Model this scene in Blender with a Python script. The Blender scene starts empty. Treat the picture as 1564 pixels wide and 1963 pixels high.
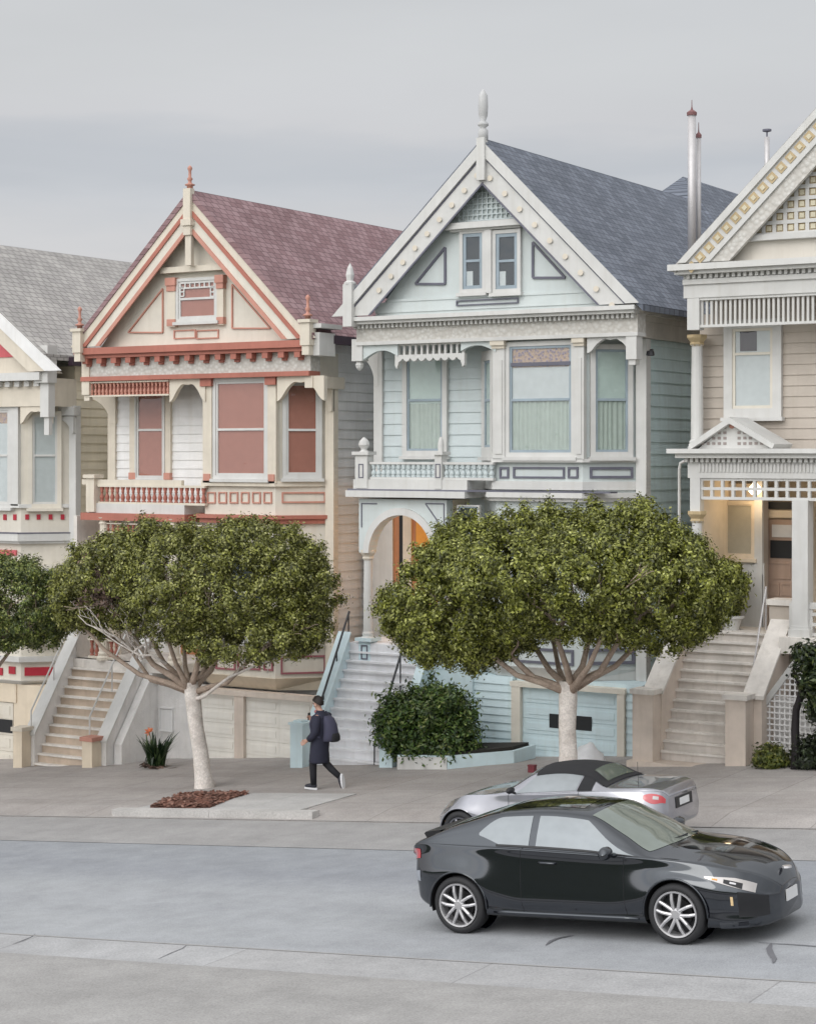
import bpy, bmesh, math, random
import numpy as np
from mathutils import Vector, Matrix, noise
random.seed(7); np.random.seed(7)
sc = bpy.context.scene
col = sc.collection
R = math.radians
# ------------------------------------------------------------------ camera geometry (metres; photo is 1564 x 1963)
FPX, YAW, CX, HY, HC, GR = 3590., R(31.4), 782., 868., 4.58, .089
cs, sn = math.cos(YAW), math.sin(YAW)
def ray(px, py):
    tx = (px-CX)/FPX
    return (tx*cs-sn, tx*sn+cs, (HY-py)/FPX)
def at(px, py, Y):
    d = ray(px, py); t = Y/d[1]
    return Vector((t*d[0], Y, HC+t*d[2]))
def gnd(px, py, off=0.):
    d = ray(px, py); t = (off-HC)/(d[2]-GR*d[0])
    return Vector((t*d[0], t*d[1], HC+t*d[2]))
def gz(X, off=0.): return GR*X+off
# ------------------------------------------------------------------ materials
def lin(c):
    c = c/255.
    return c/12.92 if c <= .04045 else ((c+.055)/1.055)**2.4
def alb(r, g, b, k=1.04):
    return tuple(min(.84, lin(v)*k) for v in (r, g, b))
MATS = {}
def nodes(name):
    m = bpy.data.materials.new(name); m.use_nodes = True
    nt = m.node_tree; b = nt.nodes['Principled BSDF']
    return m, nt, b
def mk(nt, t, **kw):
    n = nt.nodes.new(t)
    for k, v in kw.items():
        if k.startswith('i_'):
            n.inputs[int(k[2:]) if k[2:].isdigit() else k[2:]].default_value = v
        else: setattr(n, k, v)
    return n
def mix(nt, fac, a, b, bt='MIX'):
    n = mk(nt, 'ShaderNodeMix', data_type='RGBA', blend_type=bt)
    for idx, v in ((0, fac), (6, a), (7, b)):
        if isinstance(v, (int, float)): n.inputs[idx].default_value = v
        elif isinstance(v, (tuple, list)): n.inputs[idx].default_value = (*v[:3], 1)
        else: nt.links.new(v, n.inputs[idx])
    return n.outputs[2]
def sc3(c, k): return tuple(min(1, v*k) for v in c[:3])
def paint(name, c, var=.1, rough=.55, scale=1.7, spec=.35, bump=0., bscale=60, streak=.5):
    m, nt, b = nodes(name); L = nt.links.new
    tc = mk(nt, 'ShaderNodeTexCoord')
    n1 = mk(nt, 'ShaderNodeTexNoise', i_Scale=scale, i_Detail=7., i_Roughness=.62)
    L(tc.outputs['Object'], n1.inputs['Vector'])
    mp = mk(nt, 'ShaderNodeMapping'); mp.inputs['Scale'].default_value = (9, 9, .7)
    L(tc.outputs['Object'], mp.inputs['Vector'])
    n2 = mk(nt, 'ShaderNodeTexNoise', i_Scale=1., i_Detail=5.)
    L(mp.outputs[0], n2.inputs['Vector'])
    r1 = mk(nt, 'ShaderNodeMapRange', i_1=.35, i_2=.7); L(n1.outputs[0], r1.inputs[0])
    r2 = mk(nt, 'ShaderNodeMapRange', i_1=.5, i_2=.75); r2.inputs[4].default_value = streak; L(n2.outputs[0], r2.inputs[0])
    var *= 1.35
    c1 = mix(nt, r1.outputs[0], sc3(c, 1-var), sc3(c, 1+var*.5))
    c2 = mix(nt, r2.outputs[0], c1, tuple(v*(1-var*1.6)*t for v, t in zip(c, (1, .98, .94))))
    L(c2, b.inputs['Base Color'])
    b.inputs['Roughness'].default_value = rough
    b.inputs['Specular IOR Level'].default_value = spec
    if bump:
        n3 = mk(nt, 'ShaderNodeTexNoise', i_Scale=float(bscale), i_Detail=4.)
        L(tc.outputs['Object'], n3.inputs['Vector'])
        bp = mk(nt, 'ShaderNodeBump', i_Strength=bump, i_Distance=.02)
        L(n3.outputs[0], bp.inputs['Height']); L(bp.outputs[0], b.inputs['Normal'])
    MATS[name] = m
    return m
def ornament(name, c, c2, scale=14):
    m, nt, b = nodes(name); L = nt.links.new
    tc = mk(nt, 'ShaderNodeTexCoord')
    v = mk(nt, 'ShaderNodeTexVoronoi', i_Scale=float(scale)); L(tc.outputs['Object'], v.inputs['Vector'])
    r = mk(nt, 'ShaderNodeMapRange', i_1=.1, i_2=.6); L(v.outputs['Distance'], r.inputs[0])
    L(mix(nt, r.outputs[0], c, c2), b.inputs['Base Color'])
    bp = mk(nt, 'ShaderNodeBump', i_Strength=.6, i_Distance=.03, invert=True); L(v.outputs['Distance'], bp.inputs['Height']); L(bp.outputs[0], b.inputs['Normal'])
    b.inputs['Roughness'].default_value = .6
    return m
def shingles(name, c, c2, sx=3.2, sz=6.5):
    m, nt, b = nodes(name); L = nt.links.new
    tc = mk(nt, 'ShaderNodeTexCoord'); sp = mk(nt, 'ShaderNodeSeparateXYZ'); cb = mk(nt, 'ShaderNodeCombineXYZ')
    L(tc.outputs['Object'], sp.inputs[0]); L(sp.outputs[1], cb.inputs[0]); L(sp.outputs[2], cb.inputs[1])
    mp = mk(nt, 'ShaderNodeMapping'); mp.inputs['Scale'].default_value = (sx, sz, 1); L(cb.outputs[0], mp.inputs[0])
    nz = mk(nt, 'ShaderNodeTexNoise', i_Scale=2.5, i_Detail=3.); L(tc.outputs['Object'], nz.inputs['Vector'])
    wob = mk(nt, 'ShaderNodeVectorMath', operation='MULTIPLY_ADD'); wob.inputs[1].default_value = (.12, .06, 0)
    L(nz.outputs[1], wob.inputs[0]); L(mp.outputs[0], wob.inputs[2])
    br = mk(nt, 'ShaderNodeTexBrick', offset=.5, i_Scale=1., i_5=.03, i_6=.15, i_8=.62, i_9=.72)
    br.inputs['Mortar Size'].default_value = .035; br.inputs['Bias'].default_value = 0.
    br.inputs['Brick Width'].default_value = .75; br.inputs['Row Height'].default_value = .8
    br.inputs['Color1'].default_value = (*c, 1); br.inputs['Color2'].default_value = (*c2, 1)
    br.inputs['Mortar'].default_value = (*sc3(c, .45), 1)
    L(wob.outputs[0], br.inputs['Vector'])
    n1 = mk(nt, 'ShaderNodeTexNoise', i_Scale=.9, i_Detail=8., i_Roughness=.7); L(tc.outputs['Object'], n1.inputs['Vector'])
    r = mk(nt, 'ShaderNodeMapRange', i_1=.3, i_2=.7, i_3=.84, i_4=1.12); L(n1.outputs[0], r.inputs[0])
    mu = mix(nt, 1., br.outputs[0], r.outputs[0], 'MULTIPLY')
    L(mu, b.inputs['Base Color']); b.inputs['Roughness'].default_value = .85; b.inputs['Specular IOR Level'].default_value = .3
    bp = mk(nt, 'ShaderNodeBump', i_Strength=.5, i_Distance=.02, invert=True); L(br.outputs[1], bp.inputs['Height']); L(bp.outputs[0], b.inputs['Normal'])
    return m
def ground(name, c, c2, big=.25, fine=45, rough=.85, xs=.25, bump=.25, joint=None, band=None):
    m, nt, b = nodes(name); L = nt.links.new
    tc = mk(nt, 'ShaderNodeTexCoord')
    mp = mk(nt, 'ShaderNodeMapping'); mp.inputs['Scale'].default_value = (xs, 1, 1); L(tc.outputs['Object'], mp.inputs[0])
    n1 = mk(nt, 'ShaderNodeTexNoise', i_Scale=big*4, i_Detail=7., i_Roughness=.6); L(mp.outputs[0], n1.inputs['Vector'])
    n2 = mk(nt, 'ShaderNodeTexNoise', i_Scale=float(fine), i_Detail=4., i_Roughness=.7); L(tc.outputs['Object'], n2.inputs['Vector'])
    n3 = mk(nt, 'ShaderNodeTexNoise', i_Scale=1.6, i_Detail=8., i_Roughness=.7); L(tc.outputs['Object'], n3.inputs['Vector'])
    r1 = mk(nt, 'ShaderNodeMapRange', i_1=.3, i_2=.7); L(n1.outputs[0], r1.inputs[0])
    r2 = mk(nt, 'ShaderNodeMapRange', i_1=.3, i_2=.7, i_3=.78, i_4=1.2); L(n2.outputs[0], r2.inputs[0])
    r3 = mk(nt, 'ShaderNodeMapRange', i_1=.35, i_2=.7, i_3=.86, i_4=1.08); L(n3.outputs[0], r3.inputs[0])
    o = mix(nt, r1.outputs[0], c, c2)
    o = mix(nt, 1., o, r2.outputs[0], 'MULTIPLY'); o = mix(nt, 1., o, r3.outputs[0], 'MULTIPLY')
    if band:   # older, darker asphalt towards the far side of the street
        sp = mk(nt, 'ShaderNodeSeparateXYZ'); L(tc.outputs['Object'], sp.inputs[0])
        yy = mk(nt, 'ShaderNodeMath', operation='MULTIPLY_ADD'); yy.inputs[1].default_value = 1.6; L(n1.outputs[0], yy.inputs[0]); L(sp.outputs[1], yy.inputs[2])
        rb = mk(nt, 'ShaderNodeMapRange', interpolation_type='SMOOTHSTEP', i_1=band[0], i_2=band[1]); L(yy.outputs[0], rb.inputs[0])
        n4 = mk(nt, 'ShaderNodeTexNoise', i_Scale=.7, i_Detail=6., i_Roughness=.6); L(mp.outputs[0], n4.inputs['Vector'])
        r4 = mk(nt, 'ShaderNodeMapRange', i_1=.56, i_2=.72, i_3=0., i_4=.35); L(n4.outputs[0], r4.inputs[0])
        mxx = mk(nt, 'ShaderNodeMath', operation='MAXIMUM'); L(rb.outputs[0], mxx.inputs[0]); L(r4.outputs[0], mxx.inputs[1])
        o = mix(nt, mxx.outputs[0], o, mix(nt, 1., o, band[2], 'MULTIPLY'))
    if joint:
        br = mk(nt, 'ShaderNodeTexBrick', offset=0.); br.inputs['Scale'].default_value = 1.
        br.inputs['Brick Width'].default_value = joint[0]; br.inputs['Row Height'].default_value = joint[1]
        br.inputs['Mortar Size'].default_value = .012
        br.inputs['Color1'].default_value = (1, 1, 1, 1); br.inputs['Color2'].default_value = (.93, .92, .91, 1); br.inputs['Mortar'].default_value = (.72, .71, .7, 1)
        L(tc.outputs['Object'], br.inputs['Vector'])
        o = mix(nt, 1., o, br.outputs[0], 'MULTIPLY')
    L(o, b.inputs['Base Color']); b.inputs['Roughness'].default_value = rough; b.inputs['Specular IOR Level'].default_value = .3
    if bump:
        bp = mk(nt, 'ShaderNodeBump', i_Strength=bump, i_Distance=.01); L(n2.outputs[0], bp.inputs['Height']); L(bp.outputs[0], b.inputs['Normal'])
    return m
def glass(name='window_glass', tint=(.93, .95, .95), refl=.06):
    m, nt, b = nodes(name); L = nt.links.new
    nt.nodes.remove(b); out = nt.nodes['Material Output']
    t = mk(nt, 'ShaderNodeBsdfTransparent'); t.inputs[0].default_value = (*tint, 1)
    g = mk(nt, 'ShaderNodeBsdfGlossy', i_Roughness=.03); g.inputs[0].default_value = (.9, .93, .95, 1)
    tcg = mk(nt, 'ShaderNodeTexCoord'); ng = mk(nt, 'ShaderNodeTexNoise', i_Scale=2.2, i_Detail=2.); L(tcg.outputs['Object'], ng.inputs['Vector']); bg_ = mk(nt, 'ShaderNodeBump', i_Strength=.18, i_Distance=.05); L(ng.outputs[0], bg_.inputs['Height']); L(bg_.outputs[0], g.inputs['Normal'])
    fr = mk(nt, 'ShaderNodeFresnel', i_IOR=1.5)
    ge = mk(nt, 'ShaderNodeNewGeometry'); fo = mk(nt, 'ShaderNodeMath', operation='SUBTRACT'); fo.inputs[0].default_value = 1.; L(ge.outputs['Backfacing'], fo.inputs[1])
    ad = mk(nt, 'ShaderNodeMath', operation='MULTIPLY_ADD'); ad.inputs[1].default_value = 1.; ad.inputs[2].default_value = refl-.05; ad.use_clamp = True
    L(fr.outputs[0], ad.inputs[0])
    fm = mk(nt, 'ShaderNodeMath', operation='MULTIPLY'); L(ad.outputs[0], fm.inputs[0]); L(fo.outputs[0], fm.inputs[1])
    mx = mk(nt, 'ShaderNodeMixShader'); L(fm.outputs[0], mx.inputs[0]); L(t.outputs[0], mx.inputs[1]); L(g.outputs[0], mx.inputs[2]); L(mx.outputs[0], out.inputs[0])
    return m
def leafmat(name, stops, rough=.5, trans=.15):
    m, nt, b = nodes(name); L = nt.links.new
    g = mk(nt, 'ShaderNodeNewGeometry'); rp = mk(nt, 'ShaderNodeValToRGB')
    rp.color_ramp.interpolation = 'LINEAR'
    e = rp.color_ramp.elements
    while len(e) < len(stops): e.new(.5)
    for k, (p, c) in enumerate(stops): e[k].position = p; e[k].color = (*c, 1)
    L(g.outputs['Random Per Island'], rp.inputs[0])
    tc = mk(nt, 'ShaderNodeTexCoord'); n1 = mk(nt, 'ShaderNodeTexNoise', i_Scale=4.2, i_Detail=5., i_Roughness=.7); L(tc.outputs['Object'], n1.inputs['Vector'])
    r = mk(nt, 'ShaderNodeMapRange', i_1=.36, i_2=.66, i_3=.45, i_4=1.5); L(n1.outputs[0], r.inputs[0])
    o = mix(nt, 1., rp.outputs[0], r.outputs[0], 'MULTIPLY')
    L(o, b.inputs['Base Color']); b.inputs['Roughness'].default_value = rough
    b.inputs['Specular IOR Level'].default_value = .5
    tl = mk(nt, 'ShaderNodeBsdfTranslucent'); L(o, tl.inputs[0])
    mx = mk(nt, 'ShaderNodeMixShader'); mx.inputs[0].default_value = trans
    L(b.outputs[0], mx.inputs[1]); L(tl.outputs[0], mx.inputs[2]); L(mx.outputs[0], nt.nodes['Material Output'].inputs[0])
    return m
def simple(name, c, rough=.5, metal=0., spec=.5, coat=0., emit=None, es=0.):
    m, nt, b = nodes(name)
    tc = mk(nt, 'ShaderNodeTexCoord'); n1 = mk(nt, 'ShaderNodeTexNoise', i_Scale=8., i_Detail=5.)
    nt.links.new(tc.outputs['Object'], n1.inputs['Vector'])
    nt.links.new(mix(nt, n1.outputs[0], sc3(c, .88), sc3(c, 1.1)), b.inputs['Base Color'])
    b.inputs['Roughness'].default_value = rough; b.inputs['Metallic'].default_value = metal
    b.inputs['Specular IOR Level'].default_value = spec; b.inputs['Coat Weight'].default_value = coat
    b.inputs['Coat Roughness'].default_value = .03
    if emit: b.inputs['Emission Color'].default_value = (*emit, 1); b.inputs['Emission Strength'].default_value = es
    return m
# ------------------------------------------------------------------ objects
ORG = {}
def tag(o, label=None, cat=None, group=None, kind=None):
    if label: o['label'] = label
    if cat: o['category'] = cat
    if group: o['group'] = group
    if kind: o['kind'] = kind
    return o
def thing(name, label, cat, loc=(0, 0, 0), group=None, rot=(0, 0, 0)):
    o = bpy.data.objects.new(name, None); col.objects.link(o)
    o.location = loc; o.rotation_euler = rot; o.empty_display_size = .3
    ORG[o.name] = Vector(loc)
    return tag(o, label, cat, group)
class Face:
    """a vertical plane: u runs along it, z up, d outwards"""
    def __init__(s, A, B):
        s.A = Vector(A); d = Vector(B)-s.A; s.L = d.length; s.e = d/s.L; s.n = Vector((s.e.y, -s.e.x))
    def P(s, u, z, d=0.):
        p = s.A+s.e*u+s.n*d
        return (p.x, p.y, z)
    def t(s, px):
        r = ray(px, 0); return (s.A.x*s.n.x+s.A.y*s.n.y)/(r[0]*s.n.x+r[1]*s.n.y)
    def U(s, px):
        r = ray(px, 0); t = s.t(px)
        return (r[0]*t-s.A.x)*s.e.x+(r[1]*t-s.A.y)*s.e.y
    def Z(s, px, py): return HC+s.t(px)*(HY-py)/FPX
    def H(s, px, py): return (s.U(px), s.Z(px, py))
    def rect(s, a, b, c, d):   # px0, py0, px1, py1 -> u0, u1, z0, z1
        m = (a+c)/2
        return (s.U(a), s.U(c), s.Z(m, d), s.Z(m, b))
def FY(Y): return Face((0, Y), (1, Y))
class MB:
    def __init__(s): s.v = []; s.f = []; s.m = []
    def add(s, vs, fs, mi=0):
        o = len(s.v); s.v += [tuple(v) for v in vs]
        s.f += [tuple(i+o for i in f) for f in fs]; s.m += [mi]*len(fs); return s
    BX = [(0, 1, 3, 2), (4, 6, 7, 5), (0, 4, 5, 1), (2, 3, 7, 6), (0, 2, 6, 4), (1, 5, 7, 3)]
    def box(s, F, u0, u1, z0, z1, d0, d1, mi=0):
        return s.add([F.P(u, z, d) for u in (u0, u1) for z in (z0, z1) for d in (d0, d1)], s.BX, mi)
    def xyz(s, x0, x1, y0, y1, z0, z1, mi=0):
        return s.add([(x, y, z) for x in (x0, x1) for y in (y0, y1) for z in (z0, z1)], s.BX, mi)
    def prism(s, bot, top, mi=0):
        n = len(bot)
        return s.add(list(bot)+list(top), [tuple(range(n)), tuple(range(2*n-1, n-1, -1))]+[(i, (i+1) % n, n+(i+1) % n, n+i) for i in range(n)], mi)
    def poly(s, F, pts, d0, d1, mi=0):
        return s.prism([F.P(u, z, d0) for u, z in pts], [F.P(u, z, d1) for u, z in pts], mi)
    def px(s, pts, x0, x1, mi=0): return s.prism([(x0, y, z) for y, z in pts], [(x1, y, z) for y, z in pts], mi)
    def py(s, pts, y0, y1, mi=0): return s.prism([(x, y0, z) for x, z in pts], [(x, y1, z) for x, z in pts], mi)
    def pz(s, pts, z0, z1, mi=0): return s.prism([(x, y, z0) for x, y in pts], [(x, y, z1) for x, y in pts], mi)
    def bar(s, F, a, b, w, d0, d1, mi=0):
        a, b = Vector(a), Vector(b); t = (b-a).normalized(); n = Vector((-t.y, t.x))*w/2
        return s.poly(F, [a-n, b-n, b+n, a+n], d0, d1, mi)
    def frame(s, F, u0, u1, z0, z1, w, d0, d1, mi=0):
        s.box(F, u0, u0+w, z0, z1, d0, d1, mi); s.box(F, u1-w, u1, z0, z1, d0, d1, mi)
        s.box(F, u0+w, u1-w, z0, z0+w, d0, d1, mi); return s.box(F, u0+w, u1-w, z1-w, z1, d0, d1, mi)
    def tri_frame(s, F, pts, w, d0, d1):
        c = sum((Vector(p) for p in pts), Vector((0, 0)))/3
        n = len(pts)
        for i in range(n): s.bar(F, pts[i], pts[(i+1) % n], w, d0, d1-.002*i)
        return s
    def siding(s, F, u0, u1, z0, z1, pitch=.2, mi=0):
        n = max(1, round((z1-z0)/pitch)); p = (z1-z0)/n
        for k in range(n):
            a = z0+k*p; b = a+p
            j = random.uniform(-.003, .003)
            s.add([F.P(u0, a, .004), F.P(u1, a, .004), F.P(u1, a, .028+j), F.P(u0, a, .028+j), F.P(u1, b, .004), F.P(u0, b, .004)], [(0, 1, 2, 3), (3, 2, 4, 5)], mi)
        return s
    def tube(s, pts, rad, n=8, mi=0, cap=True):
        pts = [Vector(p) for p in pts]
        if not hasattr(rad, '__len__'): rad = [rad]*len(pts)
        rings = []; up = Vector((.13, .21, .97)); pa = None
        for i, p in enumerate(pts):
            t = (pts[min(i+1, len(pts)-1)]-pts[max(i-1, 0)]).normalized()
            a = t.cross(up) if pa is None else pa-t*pa.dot(t)
            if a.length < .15: a = t.cross(Vector((1, 0, 0)))
            a.normalize(); pa = a.copy(); b = t.cross(a)
            rings.append([p+(a*math.cos(2*math.pi*k/n)+b*math.sin(2*math.pi*k/n))*rad[i] for k in range(n)])
        vs = [v for r in rings for v in r]; fs = []
        for i in range(len(pts)-1):
            for k in range(n): fs.append((i*n+k, i*n+(k+1) % n, (i+1)*n+(k+1) % n, (i+1)*n+k))
        if cap: fs += [tuple(range(n)), tuple(range(len(vs)-1, len(vs)-n-1, -1))]
        return s.add(vs, fs, mi)
    def lathe(s, c, prof, n=12, axis='z', mi=0):
        c = Vector(c); vs = []; fs = []
        for r, h in prof:
            for k in range(n):
                a = 2*math.pi*k/n; x, y = r*math.cos(a), r*math.sin(a)
                vs.append(c+(Vector((x, y, h)) if axis == 'z' else Vector((x, h, y))))
        for i in range(len(prof)-1):
            for k in range(n): fs.append((i*n+k, i*n+(k+1) % n, (i+1)*n+(k+1) % n, (i+1)*n+k))
        fs += [tuple(range(n)), tuple(range(len(vs)-1, len(vs)-n-1, -1))]
        return s.add(vs, fs, mi)
    def build(s, name, mats, parent=None, smooth=False, recalc=True, label=None):
        me = bpy.data.meshes.new(name)
        off = ORG.get(parent.name, Vector()) if parent else Vector()
        me.from_pydata([(v[0]-off.x, v[1]-off.y, v[2]-off.z) for v in s.v], [], s.f)
        if not isinstance(mats, (list, tuple)): mats = [mats]
        for m in mats: me.materials.append(m)
        if len(mats) > 1: me.polygons.foreach_set('material_index', s.m)
        if recalc:
            bm = bmesh.new(); bm.from_mesh(me); bmesh.ops.recalc_face_normals(bm, faces=bm.faces); bm.to_mesh(me); bm.free()
        if smooth: me.polygons.foreach_set('use_smooth', [True]*len(me.polygons))
        o = bpy.data.objects.new(name, me); col.objects.link(o)
        if parent: o.parent = parent
        ORG[o.name] = off
        if label: o['label'] = label
        return o
# ------------------------------------------------------------------ house kit
WHITE = paint('white_paint', alb(204, 203, 200), .07)
CREAM = paint('cream_paint', alb(208, 199, 184, 1.1), .08)
CREAMW = paint('creamy_white_paint', alb(208, 202, 190, 1.12), .07)
SAND = paint('sand_paint', alb(206, 193, 173, 1.2), .08)
YELLOW = paint('pale_yellow_paint', (.84, .76, .60), .08)
BRICK = paint('brick_red_paint', alb(162, 103, 89, 1.2), .1)
SALMON = paint('salmon_paint', alb(180, 130, 115, 1.22), .1)
MINT = paint('pale_mint_paint', alb(196, 205, 206), .06)
MINTW = paint('mint_white_paint', alb(197, 204, 203), .05)
AQUA = paint('pale_aqua_paint', alb(172, 187, 191, 1.55), .07)
SLATE = paint('slate_violet_paint', alb(104, 104, 116), .1)
BLUEG = paint('blue_grey_sash_paint', alb(150, 163, 172), .1)
BEIGE = paint('beige_paint', alb(181, 171, 160, 1.08), .07)
TAUPE = paint('taupe_paint', alb(166, 155, 145, 1.75), .1)
GOLD = paint('gold_paint', alb(188, 168, 132), .1)
GOLDL = paint('light_gold_paint', alb(206, 198, 174), .1)
REDP = paint('crimson_paint', alb(176, 48, 62), .1)
PINK = paint('coral_pink_paint', alb(208, 102, 108), .1)
GREYW = paint('grey_white_siding_paint', (.80, .79, .78), .08)
STUCCO = paint('white_stucco', (.80, .78, .76), .1, bump=.5, bscale=35, rough=.8)
CONC = paint('step_concrete', alb(186, 181, 175, 1.6), .16, bump=.3, rough=.85)
CONCW = paint('white_step_paint', (.82, .82, .84), .1, rough=.7)
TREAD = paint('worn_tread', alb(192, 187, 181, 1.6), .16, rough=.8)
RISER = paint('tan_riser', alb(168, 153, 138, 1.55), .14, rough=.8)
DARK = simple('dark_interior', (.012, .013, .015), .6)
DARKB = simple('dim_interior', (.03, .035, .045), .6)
IRON = simple('black_iron', (.02, .02, .024), .45)
GUTTER = simple('dark_plum_gutter', (.05, .03, .045), .5)
STEEL = simple('galvanised_steel', (.58, .56, .56), .5, metal=.45)
RUST = simple('red_brown_metal', (.2, .09, .09), .6)
BLIND_R = simple('terracotta_blind', alb(170, 112, 98, 1.12), .8)
BLIND_W = simple('white_blind', alb(204, 204, 204), .8)
BLIND_G = simple('pale_green_blind', alb(192, 202, 196), .8)
CURT = simple('sage_curtain', alb(178, 184, 176, 1.1), .85)
DOORW = simple('amber_door_wood', alb(176, 120, 84), .45)
DOORB = paint('beige_door', alb(176, 152, 136), .1)
ORN_W = ornament('carved_white_frieze', alb(206, 204, 199), alb(188, 184, 177), 11)
ORN_M = ornament('carved_mint_panel', alb(206, 210, 206), alb(180, 186, 180), 9)
STAIN = ornament('stained_glass', alb(128, 120, 150), alb(190, 160, 140), 16)
GLASS = glass()
ROOF_P = shingles('plum_shingles', alb(120, 95, 97, 1.3), alb(142, 118, 120, 1.3))
ROOF_B = shingles('slate_blue_shingles', alb(94, 99, 109, 1.15), alb(112, 117, 127, 1.2))
ROOF_G = shingles('weathered_grey_shingles', alb(152, 149, 146, 1.15), alb(168, 165, 161, 1.15))

def window(par, F, r, zm=None, cas=.1, sash=.05, fills=None, cm=None, sm=None, hood=0., sill=True, label=None, base=0.):
    u0, u1, z0, z1 = r; cm = cm or WHITE; sm = sm or cm
    m = MB().frame(F, u0, u1, z0, z1, cas, base, base+.085)
    if sill: m.box(F, u0-.04, u1+.04, z0-.07, z0-.001, base, base+.15)
    if hood: m.box(F, u0-.06, u1+.06, z1+.001, z1+hood, base, base+.16)
    w = m.build('window', cm, par, label=label)
    a0, a1, b0, b1 = u0+cas, u1-cas, z0+cas, z1-cas
    s = MB().frame(F, a0+.001, a1-.001, b0+.001, b1-.001, sash, base+.03, base+.062)
    if zm: s.box(F, a0+sash, a1-sash, zm-.025, zm+.025, base+.03, base+.07)
    s.build('sash', sm, w)
    MB().box(F, a0+sash*.5, a1-sash*.5, b0+sash*.5, b1-sash*.5, base+.044, base+.05).build('pane', GLASS, w)
    for (f0, f1, mt, kind) in (fills or [(0, 1, DARKB, 'dark')]):
        c0, c1 = b0+(b1-b0)*f0, b0+(b1-b0)*f1
        if kind == 'pleat':
            n = max(16, int((a1-a0)*60)); q = []; ph = random.random()*6; k = 0.
            vs = []
            for i in range(n+1):
                u = a0+(a1-a0)*i/n; k += random.uniform(.5, 1.3)
                d = base+.028+.012*math.sin(k*1.2+ph)
                vs += [F.P(u, c0, d), F.P(u, c1, d)]
            MB().add(vs, [(2*i, 2*i+2, 2*i+3, 2*i+1) for i in range(n)]).build('curtain', mt, w, recalc=False)
        else:
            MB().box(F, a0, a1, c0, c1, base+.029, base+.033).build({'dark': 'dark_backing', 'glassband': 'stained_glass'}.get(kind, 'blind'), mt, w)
    return w
def bargeboard(par, F, apex, low, bands, zlow, name='bargeboard', side=1):
    """bands: (offset from the roof edge, offset to, depth out, material)"""
    a, l = Vector(apex), Vector(low)
    t = (a-l).normalized(); ct, st = abs(t.x), abs(t.y); sg = 1 if a.x > l.x else -1
    def top(o): return (a.x, a.y-o/ct)
    def bot(o): return (l.x+sg*o/st-sg*(l.y-zlow)/st*ct, zlow)
    first = None
    for (o0, o1, d, mt, nm) in bands:
        o = MB().poly(F, [bot(o0), top(o0), top(o1), bot(o1)], -.02, d).build(nm, mt, first or par)
        first = first or o
    return first
def on_slope(apex, low, o, k):
    a, l = Vector(apex), Vector(low); t = (a-l).normalized(); sg = 1 if a.x > l.x else -1
    n = Vector((abs(t.y)*sg, -abs(t.x)))
    return l+(a-l)*k+n*o
def roof(par, name, mt, L, A, Rr, y0, y1, th=.13):
    """L, A, Rr: (x, z) left eave, ridge, right eave"""
    L, A, Rr = Vector(L), Vector(A), Vector(Rr)
    dn = Vector((0, -th))
    m = MB()
    m.prism([(p.x, y0, p.y) for p in (L, A, A+dn*1.3, L+dn)], [(p.x, y1, p.y) for p in (L, A, A+dn*1.3, L+dn)])
    m.prism([(p.x, y0, p.y) for p in (A, Rr, Rr+dn, A+dn*1.3)], [(p.x, y1, p.y) for p in (A, Rr, Rr+dn, A+dn*1.3)])
    return m.build(name, mt, par)
def finial(par, x, y, z0, z1, r, mt, name='finial'):
    h = z1-z0
    return MB().lathe((x, y, z0), [(r*.9, 0), (r*.9, h*.12), (r*1.5, h*.15), (r*1.5, h*.19), (r*.6, h*.24), (r*.5, h*.34), (r*.9, h*.42), (r*.45, h*.5), (r*.42, h*.75), (r*.75, h*.86), (r*.6, h*.93), (r*.08, h)], 10).build(name, mt, par, smooth=True)
BAL = [(.05, 0), (.05, .08), (.028, .1), (.045, .2), (.055, .32), (.03, .5), (.024, .62), (.045, .66), (.028, .72), (.05, .9), (.05, 1)]
def balustrade(par, F, u0, u1, z0, z1, n, mt, mtb, d=.12, rail=.06, slim=1., name='balustrade', square=False):
    m = MB().box(F, u0, u1, z1-rail, z1, d-.07, d+.07).box(F, u0, u1, z0, z0+rail, d-.06, d+.06)
    b = m.build(name, mt, par); h = z1-z0-2*rail
    first = None
    for i in range(n):
        u = u0+(u1-u0)*(i+.5)/n; p = F.P(u, z0+rail, d)
        if first is None:
            q = MB()
            if square: q.box(F, u-.022, u+.022, z0+rail, z1-rail, d-.022, d+.022)
            else: q.lathe(p, [(r*slim, k*h) for r, k in BAL], 8)
            first = q.build('baluster', mtb, b, smooth=not square); p0 = Vector(p)
        else:
            c = first.copy(); col.objects.link(c); c.parent = b; c.location = Vector(p)-p0
    return b
def column(par, x, y, z0, z1, r, mt, cap=None, name='column', sq=False):
    m = MB(); h = z1-z0
    if sq:
        m.xyz(x-r, x+r, y-r, y+r, z0, z1); m.xyz(x-r*1.35, x+r*1.35, y-r*1.35, y+r*1.35, z0-.002, z0+.14); m.xyz(x-r*1.15, x+r*1.15, y-r*1.15, y+r*1.15, z0+.14, z0+.2)
    else: m.lathe((x, y, z0), [(r*1.5, 0), (r*1.5, .06), (r*1.2, .1), (r*1.25, .16), (r, .2), (r*.96, h*.5), (r*.86, h-.16), (r*1.1, h-.14), (r*.9, h-.1), (r*1.3, h)], 14)
    o = m.build(name, mt, par, smooth=False)
    if cap:
        MB().lathe((x, y, z1), [(r*.95, -.16), (r*1.25, -.12), (r*1.1, -.08), (r*1.7, .0), (r*1.7, .06), (r*1.2, .06)], 8).build('capital', cap, o)
    return o
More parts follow.
